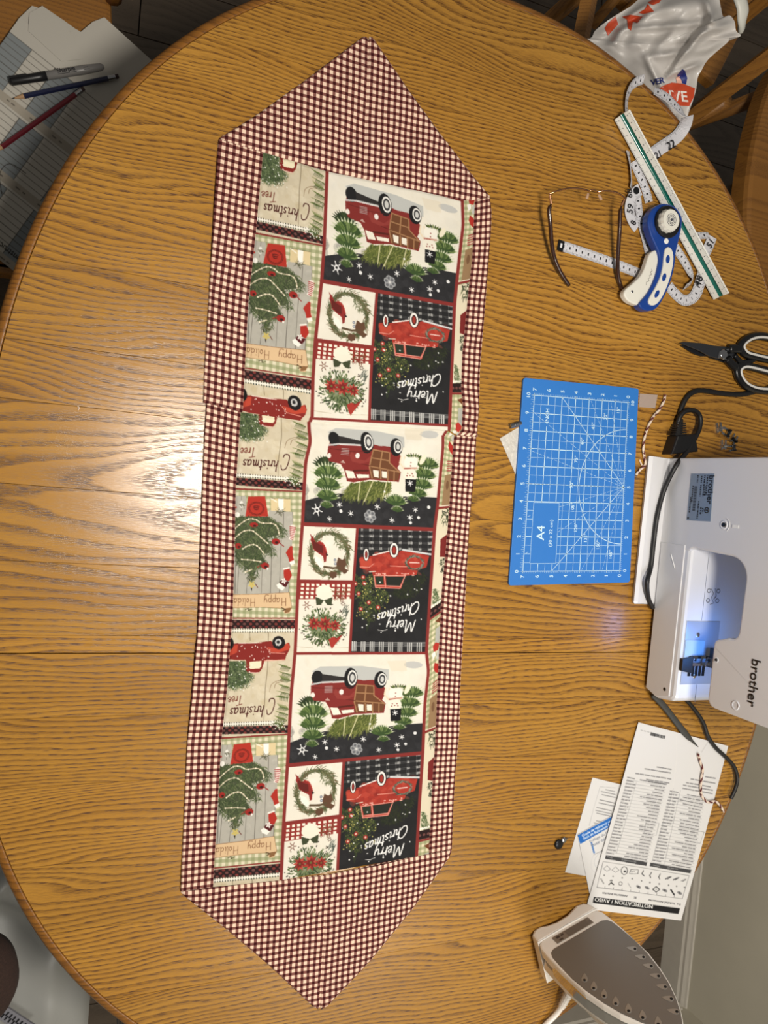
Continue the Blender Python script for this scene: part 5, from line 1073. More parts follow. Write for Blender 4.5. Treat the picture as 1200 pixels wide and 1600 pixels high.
# ------------------------------------------------------------------ tape measure
M_tape = mat('tape_vinyl', (208, 208, 214), .45, coat=.1); M_ink = mat('black_print', (24, 24, 28), .6)
tape = empty('tape_measure', (*P(1010, 330)[:2], T), 'white tape measure tangled under the ruler and rotary cutter', 'tape measure')
tm = MB()
def ribbon(pts, w=.0190, ticks=True, both=True):
    """pts: (px, py, z above table, tilt in degrees): a band lying along the path"""
    q = smooth_path([(*P(a, b, T+z), tl) for a, b, z, tl in pts], 8); pos = q[:, :3]; n = len(pos); L = []; Rr = []
    d = np.concatenate([[0], np.cumsum(np.linalg.norm(np.diff(pos, axis=0), axis=1))]); nrm = []
    for i in range(n):
        t = pos[min(i+1, n-1)]-pos[max(i-1, 0)]; t /= np.linalg.norm(t); sd = np.cross(t, [0, 0, 1.]); sd /= np.linalg.norm(sd); a = math.radians(q[i, 3])
        v = sd*math.cos(a)+np.array([0, 0, 1.])*math.sin(a); L.append(pos[i]-v*w/2); Rr.append(pos[i]+v*w/2); m = np.cross(v, t); nrm.append(m if m[2] > 0 else -m)
    L, Rr, nrm = map(np.array, (L, Rr, nrm)); th = .00035; G = np.stack([L+nrm*th, Rr+nrm*th, Rr-nrm*th, L-nrm*th], 1); mb = MB(); vs = G.reshape(-1, 3); fs = []
    for i in range(n-1):
        for k in range(4): fs.append((i*4+k, i*4+(k+1) % 4, (i+1)*4+(k+1) % 4, (i+1)*4+k))
    fs += [(0, 1, 2, 3)[::-1], tuple((n-1)*4+k for k in range(4))]
    mb.add(vs, fs); mb.build('band', M_tape, tape, smooth=False)
    if ticks:
        s = .002; k = 0
        while s < d[-1]-.001:
            c_ = np.array([np.interp(s, d, (L+nrm*(th+.0002))[:, j]) for j in range(3)]); e_ = np.array([np.interp(s, d, (Rr+nrm*(th+.0002))[:, j]) for j in range(3)]); c2 = np.array([np.interp(s+.00045, d, (L+nrm*(th+.0002))[:, j]) for j in range(3)]); e2 = np.array([np.interp(s+.00045, d, (Rr+nrm*(th+.0002))[:, j]) for j in range(3)])
            f = .32 if k % 5 == 0 else .18
            tm.add([c_, c2, c2+(e2-c2)*f, c_+(e_-c_)*f], [(0, 1, 2, 3)])
            if both: tm.add([e_, e2, e2+(c2-e2)*f, e_+(c_-e_)*f], [(0, 1, 2, 3)])
            if k % 5 == 2:
                mid = c_+(e_-c_)*.5; dd_ = (c2-c_)/.00045; vv = (e_-c_)/w; tm.add([mid-vv*.002, mid+vv*.002, mid+vv*.002+dd_*.0022, mid-vv*.002+dd_*.0022], [(0, 1, 2, 3)]) if both else None
            s += .0022; k += 1
ribbon([(874, 383, .0006, 0), (920, 398, .0006, 0), (965, 414, .0006, 0), (1005, 430, .001, 0)], .0150)
clip = MB(); a, b = P(872, 382.5, T+.0012), P(880, 385.5, T+.0012); fr_ = math.atan2((b-a)[1], (b-a)[0]); clip.box((a+b)/2, (.010, .0150, .0022), rz=fr_); cl = clip.build('end_clip', M_dark, tape, label='dark metal end clip')
MB().box((a+b)/2+np.array([0, 0, .0013]), (.003, .006, .0006), rz=fr_).build('slot', mat('slot_white', (225, 225, 228), .5), cl)
ribbon([(1018, 242, .003, 0), (1030, 233, .003, 0), (1045, 223, .004, 5), (1060, 211, .006, 15), (1070, 196, .010, 45), (1074, 182, .012, 70)], .0190, both=False)
ribbon([(1074, 184, .012, -60), (1066, 176, .012, -25), (1056, 166, .012, -12), (1044, 154, .012, -10), (1032, 146, .010, -12), (1022, 142, .006, -20)], .0150)
ribbon([(1006, 124, .004, 40), (996, 127, .005, 35), (987, 135, .006, 40), (981, 148, .006, 40), (979, 163, .005, 38), (980, 180, .003, 30)], .0140)
ribbon([(981, 236, .003, 30), (984, 252, .004, 40), (986, 268, .005, 45), (987, 284, .005, 45), (986, 294, .005, 40)], .0120)
ribbon([(990, 252, .002, 0), (997, 268, .002, 0), (1004, 284, .002, 0), (1010, 300, .002, 0), (1014, 316, .002, 0)], .0150)
ribbon([(1000, 296, .006, 8), (991, 304, .006, 5), (985, 318, .005, 0), (984, 332, .004, 0), (989, 346, .003, 0), (996, 356, .002, 0)], .0180, both=False)
ribbon([(996, 306, .0045, 0), (998, 325, .004, 0), (1001, 345, .003, 0), (1006, 365, .003, 0), (1011, 385, .002, 0), (1014, 402, .001, 0)], .0130)
ribbon([(1055, 386, .002, 0), (1064, 400, .002, 0), (1073, 415, .003, 5), (1080, 430, .004, 20), (1080, 441, .006, 55), (1070, 449, .006, 60)], .0150)
ribbon([(1045, 447, .001, 0), (1056, 460, .002, 0), (1068, 469, .003, 5), (1080, 467, .004, 12), (1088, 458, .005, 20), (1093, 444, .005, 15), (1096, 430, .004, 5), (1099, 420, .002, 0)], .0170)
ribbon([(1085, 369, .002, 20), (1098, 368, .003, 20), (1108, 368, .004, 25)], .0120)
ribbon([(1113, 370, .004, 0), (1109, 381, .003, 0), (1103, 394, .003, 0), (1099, 404, .002, 0)], .0180, both=False)
def ttext(s, px, py, an, size, z): a = math.radians(an); tt_ = MB(); add_text(tt_, s, P(px, py, T+z), (math.cos(a), math.sin(a), 0), (-math.sin(a), math.cos(a), 0), size, bold=.012, center=True); tt_.build('numeral', M_ink, tape)
ttext('22', 1049, 226, 36, .0165, .0085); ttext('21', 1028, 242, 36, .0140, .0045); ttext('60', 984, 302, 98, .0135, .0085); ttext('59', 985, 326, 90, .0145, .0065); ttext('8', 990, 348, 80, .0135, .0055)
ttext('48', 1092, 439, 74, .0175, .0090); ttext('51', 1110, 381, 66, .0150, .0065)
tm.build('graduations', M_ink, tape, kind='stuff')
MB().lathe(P(994, 298, T+.0075), [(.0052, 0), (.0052, .0012), (.003, .0014)], 16).build('eyelet', M_dark, tape)
# ------------------------------------------------------------------ triangular scale ruler
sc_ = empty('scale_ruler', (*P(1050, 320)[:2], T), 'white triangular scale ruler with dark green stripe lying diagonally', 'ruler')
RZ = T+.005; RH = .0235
e0, e1 = P(960, 187, RZ), P(1115, 468, RZ); ax = (e1-e0)/np.linalg.norm(e1-e0); L_ = np.linalg.norm(e1-e0); sd = np.array([ax[1], -ax[0], 0])
rg = P(983, 176, RZ+RH); 
if (rg-e0) @ sd < 0: sd = -sd
hw = max(.010, min(.0165, float((rg-e0) @ sd)))
M_rul = mat('ruler_plastic', (226, 226, 220), .35, coat=.2); M_grn = mat('green_plastic', (14, 100, 88), .2, coat=.5)
def RP(s, c, h): return e0+ax*s+sd*c+np.array([0, 0, h])      # s along, c across from the near edge, h up
fn = np.array([-RH, hw]); fn /= np.linalg.norm(fn)               # outward normal of the near face in (c, h)
def face(f, d=0.): return (hw*f+fn[0]*d, RH*f+fn[1]*d)
prof_r = [(.0004, 0), face(.0, .0005), face(.06, .0008), face(.36, -.0002), face(.38, -.0014), face(.45, -.0026), face(.53, -.0026), face(.60, -.0014), face(.62, -.0002), face(.94, .0008), (hw, RH+.0004), (2*hw*.72, RH*.62), (2*hw*.62, RH*.52), (2*hw*.98, RH*.06), (2*hw, 0)]
n = len(prof_r); vs = [RP(0, c, h) for c, h in prof_r]+[RP(L_, c, h) for c, h in prof_r]
build('body', vs, [(i, (i+1) % n, n+(i+1) % n, n+i) for i in range(n)]+[tuple(range(n))[::-1], tuple(range(n, 2*n))], M_rul, sc_)
prg = [face(.37, -.0004), face(.385, -.0011), face(.45, -.0022), face(.53, -.0022), face(.595, -.0011), face(.61, -.0004)]
MB().add([RP(-.0003, c, h) for c, h in prg]+[RP(L_+.0003, c, h) for c, h in prg], [(i, i+1, 6+i+1, 6+i) for i in range(5)]).build('green_stripe', M_grn, sc_, smooth=True)
rt = MB()
def fq(s0, s1, f0, f1): rt.add([RP(s, *face(f, .0010)) for s, f in ((s0, f0), (s1, f0), (s1, f1), (s0, f1))], [(0, 1, 2, 3)])
for k, s in enumerate(np.arange(.004, L_-.004, .0024)):
    l = .11 if k % 5 == 0 else .06; fq(s, s+.0004, .02, .02+l); fq(s, s+.0004, .96, .96-l)
    if k % 5 == 0: fq(s+.0004, s+.0018, .18, .22); fq(s+.0004, s+.0018, .78, .74)
rt.build('graduations', mat('print_grey', (70, 72, 84), .6), sc_, kind='stuff')
# ------------------------------------------------------------------ rotary cutter (crop units: 4 per photo pixel, origin 840,260)
M_blue = mat('blue_plastic', (20, 62, 142), .35, coat=.3); M_grip = mat('cream_plastic', (226, 224, 214), .4)
rc_ = empty('rotary_cutter', (*P(1025, 420)[:2], T), 'blue and cream rotary cutter with round ribbed knob, lying over the tape', 'rotary cutter')
c4 = lambda pts, z: [P(840+a/4, 260+b/4, z)[:2] for a, b in pts]
z0 = T+.0165
def up(pts, n=4): return [tuple(q) for q in smooth_path(pts, n, True)]
blue = [(905, 330), (898, 400), (882, 470), (866, 540), (860, 600), (850, 660), (824, 745), (785, 830), (742, 888), (692, 903), (648, 886), (636, 858), (668, 818), (700, 775), (735, 700), (752, 640), (762, 580), (752, 530), (728, 475), (705, 420), (690, 345), (705, 285), (745, 245), (795, 232), (850, 245), (885, 280)]
MB().prism(c4(up(blue, 3), z0+.008), z0-.004, z0+.008, .0018).build('body', M_blue, rc_)
trig = [(700, 548), (722, 528), (745, 524), (762, 560), (758, 640), (738, 712), (700, 778), (668, 825), (648, 858), (618, 865), (568, 842), (542, 806), (548, 772), (590, 735), (640, 688), (668, 640), (685, 590)]
MB().prism(c4(up(trig, 3), z0+.004), z0-.005, z0+.004, .002).build('trigger', M_grip, rc_)
grip = [(820, 503), (842, 525), (850, 575), (840, 650), (812, 745), (768, 835), (730, 868), (700, 860), (696, 828), (735, 760), (768, 690), (785, 620), (792, 555), (800, 515)]
gp = MB().prism(c4(up(grip, 3), z0+.010), z0+.007, z0+.0105, .0015).build('grip', M_grip, rc_)
for x, y, an in ((815, 580, .1), (792, 693, .25), (747, 797, .45)):
    pts = [(x+12*math.cos(t)*math.cos(an)-26*math.sin(t)*math.sin(an)*-1*-1, y+12*math.cos(t)*math.sin(an)+26*math.sin(t)*math.cos(an)) for t in np.linspace(0, 2*math.pi, 16, endpoint=False)]
    MB().prism(c4(pts, z0+.011), z0+.009, z0+.0112, .0004).build('dot', M_blue, gp)
ck = P(840+806/4, 260+350/4, z0+.008)
MB().lathe(ck, [(.0235, -.001), (.0235, .003), (.0225, .0045), (.010, .0050)], 40).build('blade_guard', M_black, rc_, smooth=False)
kp = []; nk = 48
kb = MB(); ck2 = P(840+812/4, 260+343/4, z0+.014)
for hgt, r_ in ((-.003, .0163), (.004, .0160), (.008, .0150)): kp.append([(ck2[0]+(r_*(1+(.05 if k % 4 < 2 and hgt < .006 else 0)))*math.cos(2*math.pi*k/nk), ck2[1]+(r_*(1+(.05 if k % 4 < 2 and hgt < .006 else 0)))*math.sin(2*math.pi*k/nk), ck2[2]+hgt) for k in range(nk)])
kv = [q for r_ in kp for q in r_]; kb.add(kv, [(i*nk+k, i*nk+(k+1) % nk, (i+1)*nk+(k+1) % nk, (i+1)*nk+k) for i in range(2) for k in range(nk)]+[tuple(2*nk+k for k in range(nk))]); kn = kb.build('knob', M_grip, rc_)
kr = MB()
for r_ in (.0085, .0062, .0042): kr.tube([(ck2[0]+r_*math.cos(t), ck2[1]+r_*math.sin(t), ck2[2]+.0082) for t in np.linspace(0, 2*math.pi, 28, endpoint=False)], .0004, 5, closed=True)
kr.lathe(ck2+np.array([0, 0, .0078]), [(.0022, 0), (.0018, .0018)], 12); kr.build('knob_rings', mat('print_grey', (70, 72, 84), .6), kn)
MB().lathe(P(840+803/4, 260+467/4, z0+.008), [(.0042, -.001), (.0042, .0008), (.0034, .0014)], 18).build('button', mat('raised_white', (236, 236, 234), .3), rc_)
MB().lathe(P(840+590/4, 260+783/4, z0+.004), [(.0022, -.001), (.0022, .0006), (.0016, .0009)], 14).build('rivet', M_steel, rc_)
wr = smooth_path([P(840+a/4, 260+b/4, z0+.0043) for a, b in ((712, 640), (716, 655), (706, 660), (712, 676), (700, 682), (704, 696), (692, 700), (696, 716), (682, 722), (680, 742))], 4)
MB().tube(wr, .0003, 4).build('script_print', M_ink, rc_)
# ------------------------------------------------------------------ eyeglasses
M_gold = mat('rose_gold_wire', (214, 160, 122), .18, metal=1.)
M_tort = mat('tortoiseshell', (38, 20, 13), .25, noise=.85, nscale=240, coat=.4)
M_lens = mat('lens_glass', (250, 250, 250), .02, trans=1., alpha=.10)
gl = empty('eyeglasses', (*P(915, 350)[:2], T), 'open eyeglasses with thin gold rims and tortoiseshell temples, beside the tape measure', 'eyeglasses')
def gz(pts, z, n=6): return smooth_path([P(a, b, T+zz) for (a, b), zz in zip(pts, z)], n)
MB().tube(gz([(859, 305), (861, 318), (858, 328), (860, 352), (862, 380), (866, 402), (875, 424), (889, 446)], [.036, .034, .032, .028, .020, .014, .008, .003]), [.0014]*9+[.0030]*34, 8).build('temple', M_tort, gl, smooth=True)
MB().tube(gz([(974, 313), (971, 322), (969, 334), (968, 360), (966, 390), (965, 412), (966, 432), (971, 451)], [.036, .034, .032, .028, .020, .014, .008, .003]), [.0014]*9+[.0030]*34, 8).build('temple', M_tort, gl, smooth=True)
MB().tube(gz([(858, 303), (868, 299), (884, 295), (900, 294), (914, 296), (921, 299)], [.036, .040, .042, .042, .040, .036]), .0012, 6).build('rim', M_gold, gl, smooth=True)
MB().tube(gz([(934, 300), (944, 298), (956, 299), (968, 303), (977, 310)], [.036, .040, .042, .040, .036]), .0012, 6).build('rim', M_gold, gl, smooth=True)
MB().tube(gz([(921, 299), (926, 296), (934, 300)], [.036, .038, .036], 4), .0010, 6).build('bridge', M_gold, gl, smooth=True)
for a, b in (((859, 304), (861, 318)), ((976, 311), (971, 322))): MB().tube([P(*a, T+.037), P(*b, T+.034)], .0018, 8).build('hinge', M_gold, gl)
for a, b in (((919, 303), (917, 309)), ((936, 305), (939, 311))): MB().tube([P(*a, T+.032), P(*b, T+.026)], [.0016, .0022], 8).build('nose_pad', mat('pad', (220, 190, 170), .3, alpha=.5), gl)
def lens(pt):
    tp = [P(a, b, T+z) for a, b, z in pt]; tp = smooth_path(tp, 5, True); MBx = MB(); n = len(tp); off = np.array([.0005, .0012, 0]); MBx.add(list(tp)+[q+off for q in tp], [tuple(range(n)), tuple(range(n, 2*n))[::-1]]+[(i, n+i, n+(i+1) % n, (i+1) % n) for i in range(n)]); return MBx.build('lens', M_lens, gl)
lens([(860, 303, .036), (880, 296, .042), (905, 295, .042), (919, 302, .032), (915, 314, .012), (898, 320, .002), (876, 319, .002), (863, 313, .014)])
lens([(935, 302, .034), (952, 299, .042), (970, 304, .040), (975, 312, .026), (966, 322, .006), (950, 324, .002), (938, 318, .010), (934, 310, .022)])
# ------------------------------------------------------------------ scissors (7.275 per pixel, origin 1040,500)
scs = empty('scissors', (*P(1160, 565)[:2], T), 'steel scissors with black and white looped handles, at the right table edge', 'scissors')
s7 = lambda pts, z=T+.006: [P(1040+a/7.275, 500+b/7.275, z) for a, b in pts]
MB().prism([q[:2] for q in s7([(160, 262), (205, 246), (400, 262), (560, 292), (720, 305), (790, 320), (810, 380), (760, 440), (690, 450), (600, 440), (500, 415), (380, 350), (230, 290)])], T+.004, T+.0062, .0008).build('blade', mat('blade_steel', (120, 122, 128), .28, metal=1.), scs)
MB().prism([q[:2] for q in s7([(175, 280), (250, 330), (340, 385), (420, 412), (490, 408), (520, 430), (600, 455), (690, 490), (760, 500), (780, 440), (700, 380), (560, 330), (380, 290)])], T+.0012, T+.0036, .0008).build('blade', mat('blade_steel_dark', (84, 86, 92), .3, metal=1.), scs)
MB().lathe(s7([(655, 395)], T+.006)[0], [(.0085, -.001), (.0085, .002), (.006, .0032), (.002, .0034)], 24).build('pivot', M_chrome, scs, smooth=True)
MB().box(s7([(610, 395)], T+.0068)[0], (.0035, .012, .002), rz=-.2).build('pivot_tab', M_chrome, scs)
M_scb = mat('handle_black', (20, 20, 22), .3, coat=.3); M_scw = mat('handle_white', (222, 220, 216), .4)
def loop(pts, join, nm='handle'):
    c = smooth_path(s7(pts, T+.007), 6, True); mb = MB().tube(c, .0068, 10, closed=True, flat=.75); mb.tube(smooth_path(s7(join, T+.007), 5), [.0075]*20 if len(join) == 4 else .0075, 10, flat=.75) if False else mb.tube(smooth_path(s7(join, T+.007), 5), .0075, 10, flat=.75); h_ = mb.build(nm, M_scb, scs, smooth=True)
    cc_ = c.mean(0); ins = np.array([q+(cc_-q)*.10+np.array([0, 0, .0042]) for q in c]); MB().tube(ins, .0022, 8, closed=True, flat=.8).build('white_trim', M_scw, h_, smooth=True)
loop([(845, 300), (900, 235), (985, 195), (1085, 185), (1190, 205), (1290, 260), (1340, 330), (1320, 410), (1230, 450), (1130, 440), (1000, 410), (890, 375)], [(720, 330), (780, 325), (850, 330)])
loop([(815, 560), (880, 520), (980, 535), (1080, 560), (1190, 590), (1290, 640), (1310, 720), (1250, 790), (1130, 800), (1010, 785), (900, 735), (830, 650)], [(700, 440), (740, 490), (800, 545)])
MB().tube(smooth_path(s7([(780, 400), (860, 480), (960, 470), (1010, 440)], T+.006), 5), .0045, 8).build('inner_grip', M_scb, scs, smooth=True)
# ------------------------------------------------------------------ steam iron standing on its heel
hA, hB = P(836, 1478, T), P(915, 1432, T); wv = (hB-hA); wv[2] = 0; wv /= np.linalg.norm(wv); nf = np.array([-wv[1], wv[0], 0])
if nf @ np.array([-.7, .7, 0]) < 0: nf = -nf
IC = (hA+hB)/2
iron = empty('steam_iron', IC, 'white steam iron with grey sole plate standing on its heel at the table bottom edge', 'steam iron')
ZU = np.array([0, 0, 1.]); M_sole = mat('sole_plate', (122, 117, 111), .38, metal=.35); M_iw = mat('iron_white', (238, 232, 224), .3, coat=.4); M_chr = mat('iron_chrome', (214, 214, 220), .1, metal=1.)
ps = IC.copy(); SOLE_D = .028
def outline(sc=1., dz=0., low=.052, tip=.262):
    H = [(low, .80), (low+.004, .93), (low+.012, .985), (low+.03, 1.0), (low+.06, 1.0), (.14, .955), (.17, .85), (.195, .72), (.22, .53), (.240, .33), (.254, .14), (tip, .0)]
    r_ = [(w_*.056*sc, h_) for h_, w_ in H]; return [(a, b) for a, b in r_]+[(-a, b) for a, b in r_[::-1][1:]]
def ip(c, h, d): return IC+wv*c+ZU*h+nf*d          # c across, h up, d towards the viewer
fr_i = (IC, wv, ZU, nf)
MB().prism(outline(), -.002, .0006, .0012, fr=(IC+nf*SOLE_D, wv, ZU, nf)).build('sole_plate', M_sole, iron)
o2_ = outline(1.05, low=.026, tip=.266)
MB().prism(o2_, SOLE_D-.016, SOLE_D-.0005, .003, fr=fr_i).build('skirt', M_iw, iron)
ring3 = [(a*1.01, b) for a, b in outline(1.05, low=.050, tip=.268)]
MB().prism(ring3, SOLE_D-.030, SOLE_D-.010, .002, fr=fr_i).build('chrome_band', M_chr, iron)
lay = []; sh_ = [(1.02, SOLE_D-.028, .03, .255), (1.0, SOLE_D-.045, .012, .245), (.86, SOLE_D-.062, .004, .225), (.62, SOLE_D-.080, .002, .20), (.4, SOLE_D-.086, .004, .18)]
for sc, d, lo_, tp_ in sh_:
    ol = outline(sc, low=.052, tip=.262); ol = [(a, lo_+(b-.052)/(.262-.052)*(tp_-lo_)) for a, b in ol]; lay.append([ip(a, b, d) for a, b in ol])
n = len(lay[0]); hb = MB(); hb.add([q for l in lay for q in l], [(i*n+k, (i+1)*n+k, (i+1)*n+(k+1) % n, i*n+(k+1) % n) for i in range(len(lay)-1) for k in range(n)]+[tuple(range(n)), tuple((len(lay)-1)*n+k for k in range(n))[::-1]]); hb.build('housing', M_iw, iron, smooth=False)
# heel block with a scooped rear edge, seam towards the skirt
hp = [(-.056, .028), (.056, .028), (.054, .012), (.048, .004), (.036, .0005), (.028, .003), (.012, .0085), (-.008, .0095), (-.024, .006), (-.034, .001), (-.046, .002), (-.053, .008)]
MB().prism(hp, SOLE_D-.070, SOLE_D+.001, .005, fr=fr_i).build('heel', M_iw, iron)
MB().tube([ip(-.056, .0275, SOLE_D+.0002), ip(0, .0275, SOLE_D+.0016), ip(.056, .0275, SOLE_D+.0002)], .0007, 6).build('seam_highlight', mat('raised_white', (236, 236, 234), .3), iron)
MB().tube(smooth_path([ip(0, .03, SOLE_D-.075), ip(0, .03, SOLE_D-.115), ip(0, .06, SOLE_D-.125), ip(0, .14, SOLE_D-.12), ip(0, .185, SOLE_D-.09), ip(0, .19, SOLE_D-.06)], 6), .014, 12).build('handle', M_iw, iron, smooth=True)
lq = [ip(a, b, SOLE_D+.0006) for a, b in ((-.034, .0335), (.033, .0335), (.033, .0475), (-.034, .0475))]
rl = MB(); rl.add(lq+[q-nf*.0008 for q in lq], [(0, 1, 2, 3), (7, 6, 5, 4), (0, 4, 5, 1), (1, 5, 6, 2), (2, 6, 7, 3), (3, 7, 4, 0)]); rlo = rl.build('rating_plate', mat('plate_grey', (128, 116, 104), .4), iron, label='small grey rating plate with fine print')
rp = MB(); r_ = random.Random(3)
for j in range(5):
    c_ = -.012
    while c_ < .028: l = r_.uniform(.002, .006); rp.add([ip(c_, .0355+j*.0024, SOLE_D+.0008), ip(c_+l, .0355+j*.0024, SOLE_D+.0008), ip(c_+l, .0365+j*.0024, SOLE_D+.0008), ip(c_, .0365+j*.0024, SOLE_D+.0008)], [(0, 1, 2, 3)]); c_ += l+.0015
for a, b, w_, h_ in ((-.029, .036, .006, .004), (-.021, .036, .005, .0035), (-.028, .043, .007, .003)): rp.add([ip(a, b, SOLE_D+.0008), ip(a+w_, b, SOLE_D+.0008), ip(a+w_, b+h_, SOLE_D+.0008), ip(a, b+h_, SOLE_D+.0008)], [(0, 1, 2, 3)])
rp.build('fine_print', mat('print_brown', (66, 54, 46), .6), rlo)
M_hole = mat('hole_black', (10, 10, 10), .8); M_drop = mat('drop_metal', (160, 156, 150), .3, metal=.5)
for sg in (-1, 1):
    for k in range(7):
        h = .122+k*.0185; c_ = sg*(.042-.0004*k-.00075*k*k); u = MB()
        if h > .245: continue
        dv = np.array([.0, .0]); pts = []
        for t in np.linspace(0, 2*math.pi, 14, endpoint=False):
            a_ = math.cos(t)*.0085; b_ = math.sin(t)*.0040*(1-.55*math.cos(t)); ca, sa = math.cos(math.radians(90-sg*38)), math.sin(math.radians(90-sg*38)); a_ = -a_; pts.append((c_+a_*ca*.9-b_*sa, h+a_*sa*.9+b_*ca))
        dr = MB().prism(pts, 0, .0008, .0003, fr=(IC+nf*(SOLE_D+.0004), wv, ZU, nf)).build('steam_vent', M_drop, iron)
        hc = (c_+math.cos(math.radians(90-sg*38))*.0046, h+math.sin(math.radians(90-sg*38))*.0046); MB().prism([(hc[0]+.0019*math.cos(t), hc[1]+.0019*math.sin(t)) for t in np.linspace(0, 2*math.pi, 10, endpoint=False)], .0005, .0011, fr=(IC+nf*(SOLE_D+.0006), wv, ZU, nf)).build('steam_hole', M_hole, dr)
cb = MB(); sA, sB = P(892, 1545, T+.016), P(877, 1574, T+.010); cb.tube([sA, (sA+sB)/2, sB], [.0065, .0060, .0050], 12); 
for k in range(6): q = sA+(sB-sA)*(k/6); cb.tube([q, q+(sB-sA)*.07], .0075-.0003*k, 12)
crd = cb.build('strain_relief', M_iw, iron); MB().tube(smooth_path([sB, P(868, 1586, T+.008), P(852, 1602, T+.006), P(836, 1620, T+.006)], 5), .0042, 10).build('power_cable', M_iw, iron, smooth=True)
# ------------------------------------------------------------------ chairs
def chair(name, c, out_deg, label, seat_w=.44, seat_d=.42):
    """spindle-back oak chair; out_deg: direction its back stands in"""
    a = math.radians(out_deg); o = np.array([math.cos(a), math.sin(a), 0]); s = np.array([-o[1], o[0], 0]); c = np.array([*c, 0.]); t = empty(name, c, label, 'chair', None)
    sp_ = [(-.5, -.42), (-.40, -.5), (.40, -.46), (.5, -.36), (.5, .36), (.40, .46), (-.40, .5), (-.5, .42)]; sp_ = smooth_path([(x*seat_d, y*seat_w) for x, y in sp_], 4, True)
    MB().prism(sp_, .425, .455, .008, fr=(c, o, s, ZU)).build('seat', M_oakdark, t)
    for x in (-.40, .42):
        for y in (-.38, .38): MB().tube([c+o*x*seat_d*.8+s*y*seat_w*.9+ZU*.43, c+o*x*seat_d*1.15+s*y*seat_w*1.1+ZU*.0], [.017, .013], 10).build('leg', M_oakdark, t, smooth=True)
    bw = seat_w*.46; bk = lambda y, h: c+o*(seat_d*.45+(h-.45)*.28)+s*y+ZU*h
    MB().tube(smooth_path([bk(-bw, .45), bk(-bw*1.04, .70), bk(-bw*.9, .92), bk(-bw*.4, 1.0), bk(bw*.4, 1.0), bk(bw*.9, .92), bk(bw*1.04, .70), bk(bw, .45)], 5), .014, 10).build('back_bow', M_oakdark, t, smooth=True)
    for y in (-.6, -.3, 0, .3, .6): MB().tube([bk(y*bw, .45), bk(y*bw*1.05, .98 if abs(y) < .5 else .95)], .0075, 8).build('spindle', M_oakdark, t, smooth=True)
    return t
chair('dining_chair', (-.165, .47), 92, 'oak chair at upper left under the stack of papers', .42, .44)
# chair behind the shopping bag: two raked back posts, rail, seat side
cbx = empty('dining_chair', (.98, 1.02, 0), 'oak slat-back chair at the upper right with plastic bag hung on it', 'chair')
def post(pa, za, pb, zb, r_, nm='back_post', w_=None): MB().tube([P(*pa, za), P(*pb, zb)], r_, 4 if w_ else 10, flat=w_ or 1.).build(nm, M_oakdark, cbx)
post((1050, 205), .42, (1215, 78), .66, .021, w_=.8); post((1120, 62), .52, (1240, -40), .70, .018, w_=.8); post((905, 75), .52, (924, -20), .52, .017, 'seat_rail', .6)
post((925, 40), .42, (985, -30), .50, .010, 'spindle'); post((958, 40), .42, (1030, -30), .50, .010, 'spindle'); post((1062, 235), .30, (1066, 170), .42, .015, 'seat_rail', .8)
for x, y in ((.86, .98), (1.22, .86), (.98, 1.34), (1.36, 1.2)): MB().tube([(x, y, 0), (x, y, .44)], .016, 10).build('leg', M_oakdark, cbx, smooth=True)
MB().prism([(.90, .98), (1.18, .88), (1.32, 1.18), (1.02, 1.32)], .42, .445, .006).build('seat', M_oakdark, cbx)
ch2 = empty('dining_chair', (1.53, .74, 0), 'oak chair seat cut by the right picture edge', 'chair')
st_ = smooth_path([(1.325, .52), (1.30, .60), (1.29, .70), (1.30, .82), (1.335, .94), (1.40, .98), (1.68, .96), (1.74, .88), (1.74, .58), (1.66, .50), (1.42, .48)], 4, True)
MB().prism(st_, .41, .455, .012).build('seat', M_oakdark, ch2)
for x, y in ((1.36, .56), (1.36, .92), (1.68, .56), (1.68, .9)): MB().tube([(x, y, .42), (x+(.03 if x > 1.5 else -.03), y+(.03 if y > .7 else -.03), 0)], [.017, .013], 10).build('leg', M_oakdark, ch2, smooth=True)
MB().tube(smooth_path([(1.30, .545, .22), (1.34, .555, .225), (1.42, .56, .22)], 4), .012, 10).build('stretcher', M_oakdark, ch2, smooth=True)
for y in (.56, .66, .74, .82, .92): MB().tube([(1.70, y, .45), (1.80, y, .98)], .010 if .6 < y < .9 else .015, 8).build('spindle', M_oakdark, ch2, smooth=True)
MB().box((1.80, .74, .97), (.03, .42, .07)).build('crest_rail', M_oakdark, ch2)
# ------------------------------------------------------------------ plastic shopping bag
bo = [(896, 62), (922, 60), (930, 48), (947, 34), (962, 24), (985, 10), (1008, -8), (1040, -14), (1080, -14), (1118, -12), (1126, 10), (1130, 26), (1140, 24), (1148, 34), (1150, 48), (1157, 54), (1154, 58), (1140, 60), (1137, 66), (1116, 84), (1104, 96), (1096, 110), (1090, 122), (1088, 138), (1083, 156), (1076, 176), (1066, 204), (1040, 196), (1000, 160), (950, 105)]
from mathutils import noise as mn
def bagz(x, y): return .665+.00055*(x-960)+.0002*(100-y)
def inside(x, y, pl):
    c = False
    for i in range(len(pl)):
        (a, b), (e, f) = pl[i-1], pl[i]
        if (b > y) != (f > y) and x < (e-a)*(y-b)/(f-b)+a: c = not c
    return c
bgr = empty('shopping_bag', (*P(1040, 90, .70)[:2], .45), 'crumpled grey white plastic shopping bag with orange and blue print, hung on chair', 'bag')
cen = np.array([1030., 70.]); N_, K_ = 120, 34; bp_ = smooth_path(bo, 4, True); bp_ = bp_[(np.arange(N_)*len(bp_)/N_).astype(int)]
M_bag = mat('bag_plastic', (196, 192, 188), .38, spec=.5, coat=.15)
